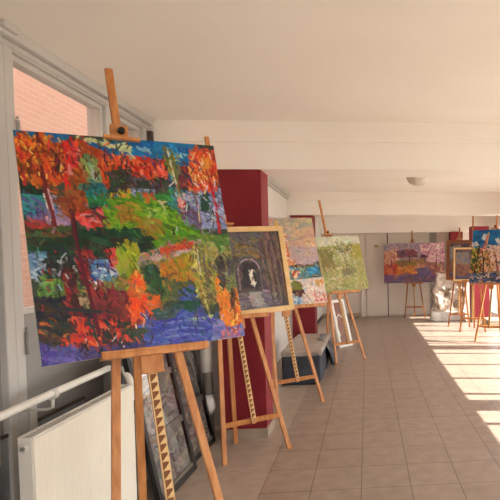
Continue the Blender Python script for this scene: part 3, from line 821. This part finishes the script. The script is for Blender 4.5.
# 2: vaulted passage in a pale frame
r, P = place((-.865, 4.17), 34, 10.6, -.07, 1.105, 2.575, 1.835, 'wooden easel before the maroon pillar, carrying the vaulted corridor painting', GL, .02, .44, back=.45)
p = hang(P, r, .085, 1.106, .80, .725, 34, 10.6, -.045)
tag(p, 'dark vaulted corridor painting in a pale pine frame, before the maroon pillar', 'painting', 'paintings along the window wall')
canvas_mesh('canvas', art_corridor(), .722, .647, .018, p).location = (0, 0, .037)
frame_part(.80, .72, .042, .032, M['pine'], p)

# 3: church tower above, harbour below
O = shift((-.72, 5.55), 35, .02)
r, P = place(O, 35, 12, -.07, 1.05, 1.99, 0, 'wooden easel behind the corridor painting, carrying two stacked canvases', GL, .14, .66)
p = hang(P, r, .105, 1.051, .80, .28, 35, 12, -.045)
tag(p, 'low wide pale harbour painting standing on the tray under the church tower painting', 'painting', 'paintings along the window wall')
canvas_mesh('canvas', art_harbour(), .80, .283, .018, p)
stretcher(.80, .283, p)
p.matrix_basis = p.matrix_basis @ Matrix.Translation((0, -.019, 0))
p = hang(P, r, .09, 1.337, .80, .68, 35, 12, -.045)
tag(p, 'church tower painting with a pink sky, resting on top of a lower canvas', 'painting', 'paintings along the window wall')
canvas_mesh('canvas', art_church(), .80, .68, .018, p)
stretcher(.80, .68, p)
p.matrix_basis = p.matrix_basis @ Matrix.Translation((0, -.019, 0))

# 4: green meadow with blossom
O = shift((-.24, 7.95), 37, -.02)
r, P = place(O, 37, 13, -.065, 1.055, 2.50, 1.93, 'wooden easel with a tall bare mast, carrying the pale green blossom painting', GL, .10, .52)
p = hang(P, r, .16, 1.056, .80, .86, 37, 13, -.06)
tag(p, 'pale green meadow painting with a blossoming tree, beyond the church tower painting', 'painting', 'paintings along the window wall')
canvas_mesh('canvas', art_blossom(), .80, .865, .018, p)
stretcher(.80, .865, p)
p.matrix_basis = p.matrix_basis @ Matrix.Translation((0, -.019, 0))

# 5: violet garden at the far wall
r, P = place((1.2, 13.5), -6, 8, -.025, .905, 2.27, 1.96, 'small wooden easel against the far wall, carrying the violet garden painting', GR, .0, .48, back=.30, dark=True)
p = hang(P, r, .03, .906, 1.58, 1.03, -6, 8, -.012)
tag(p, 'wide violet and orange garden painting on the easel against the far wall', 'painting', 'paintings in the sunlit end')
canvas_mesh('canvas', art_garden(), 1.58, 1.03, .018, p)
stretcher(1.58, 1.03, p)
p.matrix_basis = p.matrix_basis @ Matrix.Translation((0, -.019, 0))

# 6: brown double frame
r, P = place((2.0, 11.55), -15, 12, .0, 1.05, 2.26, 1.98, 'wooden easel carrying the brown-framed dark painting, next to the wrapped bundle', GR, .08, .5, dark=True, half=.235)
p = hang(P, r, .09, 1.051, .76, .91, -15, 12, .0)
tag(p, 'dark violet painting in a brown frame, behind the pale-framed interior painting', 'painting', 'paintings in the sunlit end')
canvas_mesh('canvas', art_interior(4), .64, .79, .012, p).location = (0, 0, .06)
frame_part(.76, .91, .065, .04, M['brownframe'], p)

# 7: pale frame between brown frame and birches
r, P = place((2.13, 10.67), -15, 12, .0, 1.06, 2.55, 1.80, 'wooden easel carrying the pale-framed dark interior painting, behind the birch painting', GR, .0, .44, dark=True)
p = hang(P, r, .0, 1.061, .80, .71, -15, 12, .0)
tag(p, 'dark interior painting in a narrow pale frame, half hidden by the blue-sky birch painting', 'painting', 'paintings in the sunlit end')
canvas_mesh('canvas', art_interior(15), .74, .65, .012, p).location = (0, 0, .03)
frame_part(.80, .71, .034, .03, M['pine'], p)

# 8: birches under a blue sky
r, P = place((2.15, 9.35), -36, 12, .0, 1.065, 2.36, 2.085, 'wooden easel nearest the sunny windows, carrying the blue-sky birch painting', GR, -.0, .55)
p = hang(P, r, .005, 1.066, .90, 1.01, -36, 12, .0)
tag(p, 'bright birch trees painting under a deep blue sky, cut by the picture edge', 'painting', 'paintings in the sunlit end')
canvas_mesh('canvas', art_birches(), .90, 1.01, .018, p)
stretcher(.90, 1.01, p)
p.matrix_basis = p.matrix_basis @ Matrix.Translation((0, -.019, 0))

# ------------------------------------------------------------------ the room
def struct(o, label=None):
    o['kind'] = 'structure'
    if label: o['label'] = label
    return o

XL, XR, Y0, Y1, ZC = -1.8, 3.1, -2.2, 14.1, 2.70
struct(MB().lohi((-.73, Y0, -.1), (XR + .2, Y1 + .1, 0)).build('floor', M['tile']))
struct(MB().lohi((XL - .2, Y0, -.1), (-.73, Y1 + .1, 0)).build('floor_border', M['strip']))
struct(MB().lohi((XL - .25, Y0 - .1, ZC), (XR + .25, Y1 + .2, ZC + .2)).build('ceiling', M['ceiling']))
# ceiling beams with a stepped front
m = MB()
m.lohi((XL, 4.61, 2.30), (XR, 5.05, ZC)).lohi((XL, 4.585, 2.525), (XR, 4.61, ZC), bevel=.004)
struct(m.build('ceiling_beam', M['ceiling']))
m = MB()
m.lohi((XL, 9.41, 2.31), (XR, 9.86, ZC)).lohi((XL, 9.385, 2.55), (XR, 9.41, ZC), bevel=.004)
struct(m.build('ceiling_beam', M['ceiling']))
struct(MB().lohi((XL, 13.86, 2.21), (XR, Y1, ZC)).build('ceiling_beam', M['ceiling']))

# far wall: panelled white doors with seams
struct(MB().lohi((XL - .2, Y1, 0), (XR + .2, Y1 + .15, ZC)).build('wall_far', M['farpanel']))
for n, (a, b) in enumerate(((-.02, .53), (.555, 1.67), (1.86, 2.5))):
    d = MB().lohi((a, Y1 - .03, .02), (b, Y1, 2.205), bevel=.004).build('door_%d' % (n + 2), M['farpanel'])
    struct(d)
struct(MB().lohi((-.17, Y1 - .07, 0), (-.05, Y1, 2.21), bevel=.005).build('trim_1', M['farpanel']))
struct(MB().lohi((.53, Y1 - .012, 0), (.555, Y1, 2.21)).build('trim_2', M['seam']))
struct(MB().lohi((1.67, Y1 - .05, 0), (1.86, Y1, 2.21), bevel=.004).build('trim_3', M['wallgrey']))
struct(MB().lohi((-1.2, Y1 - .02, 0), (-.17, Y1, .1)).build('baseboard_far', M['plinth']))
tag(MB().lohi((.20, Y1 - .045, 1.84), (.30, Y1 - .028, 1.89), bevel=.004).build('wall_plate', M['olive']), 'tiny olive plate on the white far door beside the violet garden painting', 'plate')

# back wall behind the viewer
m = MB()
m.lohi((XL - .2, Y0 - .1, 0), (-1.0, Y0, ZC)).lohi((2.6, Y0 - .1, 0), (XR + .2, Y0, ZC)).lohi((-1.0, Y0 - .1, 0), (2.6, Y0, .85)).lohi((-1.0, Y0 - .1, 2.3), (2.6, Y0, ZC))
struct(m.build('wall_back', M['wall']))
m = MB()
for x in (-1.0, .17, 1.37, 2.54): m.lohi((x, Y0 - .09, .85), (x + .06, Y0 - .02, 2.3))
m.lohi((-1.0, Y0 - .09, .85), (2.6, Y0 - .02, .91)).lohi((-1.0, Y0 - .09, 2.24), (2.6, Y0 - .02, 2.3))
o = struct(m.build('window_11', M['joinery']))  # unseen window, added to brighten the painting fronts and beam faces
MB().lohi((-.94, Y0 - .055, .91), (2.54, Y0 - .05, 2.24)).build('glass_pane', M['glass'], o)

# maroon pillars
def pillar(x0, x1, y0, y1, zt, plinth=True):
    o = MB().lohi((x0, y0, .0), (x1, y1, zt)).build('pillar', M['red'])
    struct(o)
    if plinth:
        m = MB()
        e = .012
        m.lohi((x0 - e, y0 - e, 0), (x1 + e, y0, .085)).lohi((x1, y0, 0), (x1 + e, y1, .085)).lohi((x0 - e, y0, 0), (x0, y1, .085))
        m.build('plinth', M['plinth'], o)
pillar(-1.26, -.885, 4.62, 4.94, 2.30)
pillar(-1.32, -.93, 9.42, 9.85, 2.31)
for y in (1.4, 5.05, 8.65):
    pillar(2.62, 2.92, y - .16, y + .16, 2.7, False)
pillar(2.45, 2.86, 12.25, 12.6, 2.26)
pillar(2.18, 2.50, 13.7, 14.0, 2.21)

# left wall, first bay: sill wall, glazed door and window, crown
m = MB()
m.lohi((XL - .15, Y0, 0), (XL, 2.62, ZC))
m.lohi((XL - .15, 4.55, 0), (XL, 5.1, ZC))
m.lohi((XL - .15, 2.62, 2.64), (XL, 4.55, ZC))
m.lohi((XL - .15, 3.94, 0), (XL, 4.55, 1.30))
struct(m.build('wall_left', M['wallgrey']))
struct(MB().lohi((XL, 3.75, 0), (XL + .24, 4.56, 1.0)).build('wall_left_ledge', M['wallgrey']))
# crown along the top of the window wall, stepped
m = MB()
m.lohi((XL, Y0, 2.645), (XL + .075, 4.58, ZC), bevel=.006)
m.lohi((XL, Y0, 2.615), (XL + .04, 4.55, 2.645), bevel=.005)
struct(m.build('trim_4', M['joinery']))
struct(MB().lohi((XL + .06, 2.74, 2.665), (XL + .10, 2.86, ZC), bevel=.008).build('trim_7', M['joinery']))
struct(MB().lohi((XL, 4.55, 2.44), (XL + .07, 4.58, 2.60)).build('trim_5', M['seam']))

def glazed(name, y0, y1, z0, z1, panel_to, x=XL, jw=.07, hinge=False):
    o = MB()
    o.lohi((x - .1, y0, z0), (x + .03, y0 + jw, z1), bevel=.006).lohi((x - .1, y1 - jw, z0), (x + .03, y1, z1), bevel=.006)
    o.lohi((x - .1, y0 + jw, z1 - .035), (x + .03, y1 - jw, z1), bevel=.004)
    o = struct(o.build(name, M['joinery']))
    # sash with beading
    a, b, zb, zt = y0 + jw, y1 - jw, panel_to, z1 - .035
    m = MB()
    sw = .03
    m.lohi((x - .06, a, zb), (x + .005, a + sw, zt), bevel=.004).lohi((x - .06, b - sw, zb), (x + .005, b, zt), bevel=.004)
    m.lohi((x - .06, a + sw, zt - sw), (x + .005, b - sw, zt), bevel=.004).lohi((x - .06, a + sw, zb), (x + .005, b - sw, zb + sw), bevel=.004)
    m.build('sash', M['joinery'], o)
    MB().lohi((x - .035, a + sw, zb + sw), (x - .03, b - sw, zt - sw)).build('glass_pane', M['glass'], o)
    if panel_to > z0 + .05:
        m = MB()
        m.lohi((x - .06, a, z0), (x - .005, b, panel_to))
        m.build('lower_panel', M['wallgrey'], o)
    if hinge:
        m = MB()
        for z in (1.12, 2.2):
            m.tube([(x + .04, y0 + jw, z - .06), (x + .04, y0 + jw, z + .06)], .010, 10)
            m.tube([(x + .04, y0 + jw, z + .065), (x + .04, y0 + jw, z + .08)], .006, 8)
        m.build('hinge', M['wallgrey'], o)
    return o
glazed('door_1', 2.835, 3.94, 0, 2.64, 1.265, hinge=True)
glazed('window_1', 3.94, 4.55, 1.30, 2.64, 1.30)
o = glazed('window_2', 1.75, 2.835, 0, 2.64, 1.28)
struct(MB().lohi((-1.845, 1.8, 1.3), (-1.84, 2.7, 2.5)).build('window_3', M['panereflect']))  # opaque sheet coloured like the reflection in the pane

# left wall further on
m = MB()
m.lohi((-1.52, 5.05, 0), (-1.37, 9.45, .95)).lohi((-1.52, 5.05, 2.16), (-1.37, 9.45, ZC))
m.lohi((-1.52, 5.05, .95), (-1.37, 5.9, 2.16)).lohi((-1.52, 8.7, .95), (-1.37, 9.45, 2.16))
struct(m.build('wall_left_middle', M['wall']))
o = struct(MB().lohi((-1.41, 5.9, .95), (-1.35, 5.97, 2.16)).lohi((-1.41, 8.63, .95), (-1.35, 8.7, 2.16)).lohi((-1.41, 5.97, 2.1), (-1.35, 8.63, 2.16)).lohi((-1.41, 5.97, .95), (-1.35, 8.63, 1.01)).lohi((-1.41, 7.27, 1.01), (-1.36, 7.33, 2.1)).build('window_4', M['joinery']))
MB().lohi((-1.395, 5.97, 1.01), (-1.39, 8.63, 2.1)).build('glass_pane', M['glass'], o)
struct(MB().lohi((-1.8, 5.0, 0), (-1.37, 5.05, ZC)).build('wall_left_return', M['wall']))
struct(MB().lohi((-1.37, 5.05, 2.63), (-1.32, 9.385, 2.70), bevel=.006).lohi((-1.37, 5.05, 2.58), (-1.345, 9.385, 2.63), bevel=.004).build('trim_6', M['joinery']))
struct(MB().lohi((-1.35, 9.85, 0), (-1.2, Y1, ZC)).build('wall_left_end', M['wall']))
struct(MB().lohi((-1.2, 9.87, 0), (-1.185, Y1, .08)).build('baseboard_left', M['seam']))
struct(MB().lohi((-1.8, 9.45, 0), (-1.2, 9.47, 2.3)).build('wall_left_step', M['wall']))

# right wall: a long run of windows between the pillars
m = MB()
HEAD = 2.27
m.lohi((XR, Y0, HEAD), (XR + .12, Y1, ZC)).lohi((XR, Y0, 0), (XR + .12, Y1, .10))
m.lohi((XR, Y0, .1), (XR + .12, -1.0, HEAD))
struct(m.build('wall_right', M['wall']))
bays = [(-1.0, 1.24), (1.56, 4.89), (5.21, 8.49), (8.81, 12.1), (12.45, 14.1)]
for i, (a, b) in enumerate(bays):
    m = MB()
    m.lohi((XR, a - .17, .1), (XR + .08, a, HEAD)).lohi((XR + .02, a, HEAD - .05), (XR + .08, b, HEAD)).lohi((XR + .02, a, .1), (XR + .08, b, .16))
    for off in (.26, 1.05, 1.93, 2.82):
        if a + off < b - .2: m.lohi((XR + .02, a + off - .035, .16), (XR + .08, a + off + .035, HEAD - .05))
    o = struct(m.build('window_%d' % (5 + i), M['joinery']))
    MB().lohi((XR + .045, a, .16), (XR + .05, b, HEAD - .05)).build('glass_pane', M['glass'], o)

struct(MB().lohi((XL - .25, Y0 - .1, ZC + .2), (XR + .25, Y1 + .2, 8.5)).build('added_sun_blocker', M['wall']))  # unseen block added overhead to keep the sun off the outside brick
# outside: yard and the neighbouring brick house
struct(MB().lohi((-30, -30, -.6), (40, 50, -.5)).build('ground', M['asphalt']))
struct(MB().lohi((-4.8, -6, -.5), (-4.4, 18, 7)).build('wall_brick_outside', M['brick']))

# ---------------------------------------------------------------- furnishings
# ceiling lamp
t = tag(empty('ceiling_lamp', (.70, 7.2, ZC)), 'round opal ceiling lamp on the white ceiling between the beams', 'lamp')
MB().lathe([(.0, -.001), (.16, -.001), (.16, -.02), (.15, -.024), (.0, -.024)], (0, 0, 0), n=32).build('lamp_base', M['metal'], t)
MB().lathe([(.15, -.022), (.156, -.05), (.148, -.10), (.118, -.15), (.068, -.178), (.008, -.188)], (0, 0, 0), n=32).build('lamp_shade', M['lamp'], t)

def radiator(x_front, depth, y0, y1, z0, z1, label, group='panel radiators under the windows'):
    t = tag(empty('radiator', (x_front - depth / 2, (y0 + y1) / 2, 0)), label, 'radiator', group)
    L, h = (y1 - y0), depth / 2
    # ribbed front sheet
    m = MB()
    b = m.bm
    n = int(L / .0333)
    pr = []
    for i in range(n):
        ya = -L / 2 + L * i / n; d = L / n
        pr += [(h + .0035, ya), (h + .0035, ya + d * .06), (h + .005, ya + d * .2), (h + .005, ya + d * .8), (h + .0035, ya + d * .94)]
    pr.append((h + .0035, L / 2))
    A = [b.verts.new((x, y, z0)) for x, y in pr]; B = [b.verts.new((x, y, z1 - .012)) for x, y in pr]
    A2 = [b.verts.new((h - .014, y, z0)) for x, y in pr]; B2 = [b.verts.new((h - .014, y, z1 - .012)) for x, y in pr]
    for k in range(len(pr) - 1):
        b.faces.new((A[k], A[k + 1], B[k + 1], B[k])); b.faces.new((A2[k + 1], A2[k], B2[k], B2[k + 1]))
        b.faces.new((B[k], B[k + 1], B2[k + 1], B2[k])); b.faces.new((A[k + 1], A[k], A2[k], A2[k + 1]))
    b.faces.new((A[0], B[0], B2[0], A2[0])); b.faces.new((A[-1], A2[-1], B2[-1], B[-1]))
    m.build('front_panel', M['radiator'], t)
    MB().lohi((-h, -L / 2 + .01, z0), (-h + .014, L / 2 - .01, z1 - .012)).build('back_panel', M['radside'], t)
    for sg in (-1, 1):
        MB().lohi((-h, sg * L / 2 - .004, z0), (h - .004, sg * L / 2 + .004, z1), bevel=.003).build('side_cover', M['radside'], t)
    m = MB()
    m.lohi((-h, -L / 2, z1 - .012), (-h + .012, L / 2, z1)).lohi((h - .012, -L / 2, z1 - .012), (h + .003, L / 2, z1), bevel=.003)
    k = int(L / .025)
    for i in range(k):
        y = -L / 2 + L * (i + .5) / k
        m.lohi((-h + .012, y - .005, z1 - .01), (h - .012, y + .005, z1 - .003))
    m.build('top_grille', M['radside'], t)
    m = MB()
    m.lathe([(.0, 0), (.019, 0), (.021, .006), (.017, .014), (.0, .014)], (.0, -L / 2 - .019, z1 - .045), 'Y', 16)
    pc = m.build('end_plug', M['radside'], t)
    MB().lathe([(.0, 0), (.009, 0), (.009, .006), (.0, .006)], (.0, -L / 2 - .0255, z1 - .045), 'Y', 10).build('bleed_valve', M['metal'], pc)
    for y in (-L / 2 + .12, L / 2 - .12):
        MB().lohi((-h - .03, y - .012, 0), (-h, y + .012, z1 - .02)).build('bracket', M['radside'], t)
    return t
radiator(-1.41, .06, 2.335, 3.285, .10, .803, 'white ribbed panel radiator beside the nearest easel, under the glazed door')
radiator(-1.2, .07, 5.15, 6.3, .0, .62, 'white panel radiator behind the maroon pillar, beside the covered bench')

# heating pipes
t = tag(empty('heating_pipe', (-1.6, 1.2, 0)), 'white painted heating pipe running along the wall above the nearest radiator', 'pipe')
pts = [(0, -1.5, .857), (0, 1.26, .868), (0, 2.2, .878), (.03, 2.25, .872), (.09, 2.22, .855), (.15, 2.14, .82), (.175, 2.11, .77), (.178, 2.105, .70)]
MB().tube(pts, .0195, 14).build('pipe_run', M['pipe'], t)
for y in (.35, 1.62):
    m = MB()
    m.tube([(0, y - .015, .866), (0, y + .015, .866)], .026, 14)
    m.tube([(0, y, .85), (0, y, .80), (-.03, y, .79), (-.19, y, .79)], .008, 8)
    m.build('pipe_clip', M['radside'], t)
for y in (1.45, 1.74):
    MB().lohi((-.18, y - .03, .56), (-.165, y + .03, .80), bevel=.003).build('wall_bracket', M['radside'], t)
    MB().lohi((-.2, y - .012, .66), (-.18, y + .012, .70)).build('bracket_foot', M['radside'], t)
t2 = tag(empty('foil_sheet', (-1.79, 2.8, 0)), 'grey reflective sheet on the wall behind the nearest radiator', 'sheet')
MB().lohi((-.004, -.75, .10), (.004, .68, .672), bevel=.001).build('sheet_panel', M['foil'], t2)
MB().lohi((-.004, -.6, .675), (.008, .68, .69)).build('top_gap_strip', M['seam'], t2)
t = tag(empty('heating_pipe', (-1.115, 5.8, 0)), 'pair of low white heating pipes by the covered bench, next to the maroon pillar', 'pipe')
for z in (.21, .30):
    MB().tube([(0, -.5, z), (0, .55, z)], .02, 12).build('pipe_run', M['pipe'], t)
MB().lohi((-.012, -.46, 0), (.012, -.43, .32)).build('pipe_support', M['radside'], t)
MB().lohi((-.012, .5, 0), (.012, .53, .32)).build('pipe_support', M['radside'], t)

# framed glass pictures leaning under the window
def leaning(x, y, ang_lean, yaw, w, h, label, rows, cols, seed, group='black-framed pictures leaning under the window'):
    t = tag(empty('framed_picture', (x, y, 0)), label, 'picture', group)
    t.matrix_basis = Matrix.Translation((x, y, 0)) @ Matrix.Rotation(math.radians(yaw), 4, 'Z') @ Matrix.Rotation(math.radians(-ang_lean), 4, 'X')
    b = .042
    frame_part(w, h, b, .03, M['black'], t, 'frame', -.03)
    MB().lohi((-w / 2 + .01, -.006, .01), (w / 2 - .01, .0, h - .01)).build('backing_board', M['greyrail'], t)
    cw = (w - 2 * b) / cols; ch = (h - 2 * b) / rows
    for i in range(cols):
        for j in range(rows):
            c = canvas_mesh('print', art_foliage(seed + i * 7 + j), cw - .02, ch - .05, .006, t, 0, (90, 86, 82))
            c.location = (-w / 2 + b + cw * (i + .5), -.008, b + ch * j + .025)
    for j in range(0, rows):
        z = b + ch * j
        MB().lohi((-w / 2 + b, -.026, max(z - .022, b)), (w / 2 - b, -.008, z + .022)).build('cross_rail', M['greyrail'], t)
    MB().lohi((-w / 2 + b, -.0295, b), (w / 2 - b, -.027, h - b)).build('glass_pane', M['glass'], t)
    return t
leaning(-1.315, 3.68, 11, 88, .62, 1.16, 'black-framed grey foliage prints leaning behind the nearest easel, next to the radiator', 3, 1, 30)
leaning(-1.345, 4.30, 11, 88, .56, 1.16, 'black-framed grey foliage prints leaning nearest the maroon pillar', 3, 1, 60)

# rolled paper standing by the pillar
t = tag(empty('paper_roll', (-1.385, 4.68, 0)), 'tall white paper roll tied with crumpled plastic, standing beside the maroon pillar', 'roll')
m = MB()
m.tube([(0, 0, 0), (.0, 0, .3), (.0, 0, .55), (-.01, 0, .64)], [.04, .042, .04, .04], 16)
m.build('lower_sleeve', M['greyrail'], t)
MB().tube([(-.01, 0, .58), (-.02, 0, 1.15)], .055, 18).build('roll', M['paperwhite'], t)
m = MB()
m.tube([(.0, -.01, .22), (.005, -.02, .27), (.0, -.02, .32), (.0, -.01, .38)], [.043, .062, .06, .043], 9)
o = m.build('plastic_wrap', M['plastic'], t)
for v in o.data.vertices:
    v.co += V(mnoise.noise_vector(v.co * 30)) * .014

# covered bench
t = tag(empty('bench', (-.82, 7.15, 0)), 'low bench wrapped in grey and navy cloth, standing behind the stacked-canvas easel', 'bench')
def cloth_box(lo, hi, seg, amp, seed):
    m = MB()
    b = bmesh.new()
    bmesh.ops.create_cube(b, size=1)
    bmesh.ops.subdivide_edges(b, edges=list(b.edges), cuts=seg, use_grid_fill=True)
    for v in b.verts:
        v.co = V([lo[i] + (v.co[i] + .5) * (hi[i] - lo[i]) for i in range(3)])
        q = V(mnoise.noise_vector(v.co * 5 + V((seed, 0, 0)))) * amp
        if v.co.z < lo[2] + .01: q.z = 0
        v.co += q
    for f in b.faces: f.smooth = True
    m._add(b)
    return m
cloth_box((-.24, -.62, .0), (.22, 1.0, .345), 10, .02, 3).build('seat_cover', M['navy'], t)
cloth_box((-.25, -.6, .35), (.24, 1.02, .40), 10, .012, 9).build('top_cloth', M['cloth'], t)
m = MB()
b = m.bm
N = 14
g = []
for i in range(N):
    row = []
    for j in range(N):
        u, w_ = i / (N - 1), j / (N - 1)
        fall = max(0, w_ - .25) / .75
        x = .10 + .17 * w_ + .05 * math.sin(7 * u + 3 * w_) * fall + .03 * fall
        y = .22 + .55 * u + .2 * w_
        z = .415 - .40 * fall ** 1.2 + .012 * math.sin(9 * u)
        row.append(b.verts.new((x + .02, y, max(z, .006))))
    g.append(row)
for i in range(N - 1):
    for j in range(N - 1):
        b.faces.new((g[i][j], g[i + 1][j], g[i + 1][j + 1], g[i][j + 1])).smooth = True
o = m.build('draped_cloth', M['drape'], t)
s = o.modifiers.new('thick', 'SOLIDIFY'); s.thickness = .008; s.offset = 1

# white framed mirror behind the blossom easel
t = tag(empty('framed_picture'), 'narrow white-framed dark picture propped behind the pale green blossom painting', 'picture')
t.matrix_basis = Matrix.Translation((-.40, 9.3, 0)) @ Matrix.Rotation(math.radians(52), 4, 'Z') @ Matrix.Rotation(math.radians(-14), 4, 'X')
frame_part(.34, .84, .05, .03, M['paperwhite'], t, 'frame', -.03)
MB().lohi((-.14, -.012, .03), (.14, -.004, .81)).build('picture_panel', M['brownframe'], t)
m = MB()
m.tube([(-.09, -.016, .2), (-.13, -.016, .36), (-.10, -.016, .52), (-.03, -.016, .58), (.04, -.016, .52)], .012, 8)
m.build('white_arc', M['paperwhite'], t)

# wrapped bundle at the far wall
t = tag(empty('wrapped_bundle', (1.95, 13.05, 0)), 'crumpled white plastic-wrapped bundle at the far wall, between two easels', 'bundle')
m = MB()
bb = bmesh.new()
bmesh.ops.create_cube(bb, size=1)
bmesh.ops.subdivide_edges(bb, edges=list(bb.edges), cuts=14, use_grid_fill=True)
for v in bb.verts:
    x, y, z = v.co
    z01 = z + .5
    wd = .78 * (1 - .12 * z01 ** 2)
    v.co = V((x * wd + .10 * z01, y * .42 * (1 - .3 * z01), z01 * 1.12))
    q = V(mnoise.noise_vector(v.co * 4.0)) * .09 + V(mnoise.noise_vector(v.co * 11)) * .03
    if z01 < .02: q.z = 0
    v.co += q
    v.co.z = max(v.co.z, 0)
for f in bb.faces: f.smooth = False
m._add(bb)
m.build('plastic_wrap', M['wrapbrown'], t)
cloth_box((-.42, -.36, 0), (.42, -.12, .22), 8, .03, 20).build('bottom_fold', M['plastic'], t)

# boards stacked by the sunny windows
for i in range(3):
    o = MB().lohi((2.62, 11.2 + .02 * i, .052 * i), (3.02, 12.0 - .03 * i, .052 * i + .05), bevel=.004).build('board', M['board'])
    tag(o, ['lowest board of the low stack near the sunny windows', 'middle board of the low stack near the sunny windows', 'topmost board of the low stack near the sunny windows'][i], 'board', 'boards stacked by the windows')

# --------------------------------------------------------------------- light
w = bpy.data.worlds.new('sky')
SC.world = w
w.use_nodes = True
nt = w.node_tree
nt.nodes.clear()
out = nt.nodes.new('ShaderNodeOutputWorld')
bg = nt.nodes.new('ShaderNodeBackground')
bg.inputs[0].default_value = (1.0, .975, .95, 1)
bg.inputs[1].default_value = 2.4
nt.links.new(bg.outputs[0], out.inputs[0])

sd = bpy.data.lights.new('sun', 'SUN')
sd.energy = 9
sd.color = (1.0, .91, .79)
sd.angle = math.radians(.53)
so = bpy.data.objects.new('sun', sd)
COL.objects.link(so)
dirv = V((-1, .175, -1.05)).normalized()
so.rotation_euler = dirv.to_track_quat('-Z', 'Y').to_euler()
so.location = (12, 4, 12)

# -------------------------------------------------------------------- camera
cd = bpy.data.cameras.new('camera')
cam = bpy.data.objects.new('camera', cd)
COL.objects.link(cam)
cd.sensor_fit = 'HORIZONTAL'
cd.sensor_width = 36
cd.lens = 36 * 530 / 500
cd.shift_x = -(415.5 - 250) / 500
cd.shift_y = (280 - 250) / 500
cd.clip_start = .05
Rv, Uv, Fv = V((.99575153, -.09105782, -.01368814)), V((.01733925, .0394271, .999072)), V((.09043363, .99506481, -.04083847))
Mx = Matrix((Rv, Uv, -Fv)).transposed().to_4x4()
Mx.translation = (0, 0, 1.53)
cam.matrix_world = Mx
SC.camera = cam

SC.view_settings.view_transform = 'Standard'
SC.view_settings.look = 'None'
SC.view_settings.gamma = 1
SC.view_settings.use_curve_mapping = False
SC.view_settings.exposure = 1.2
SC.cycles.max_bounces = 14
SC.cycles.diffuse_bounces = 8
SC.cycles.transparent_max_bounces = 16
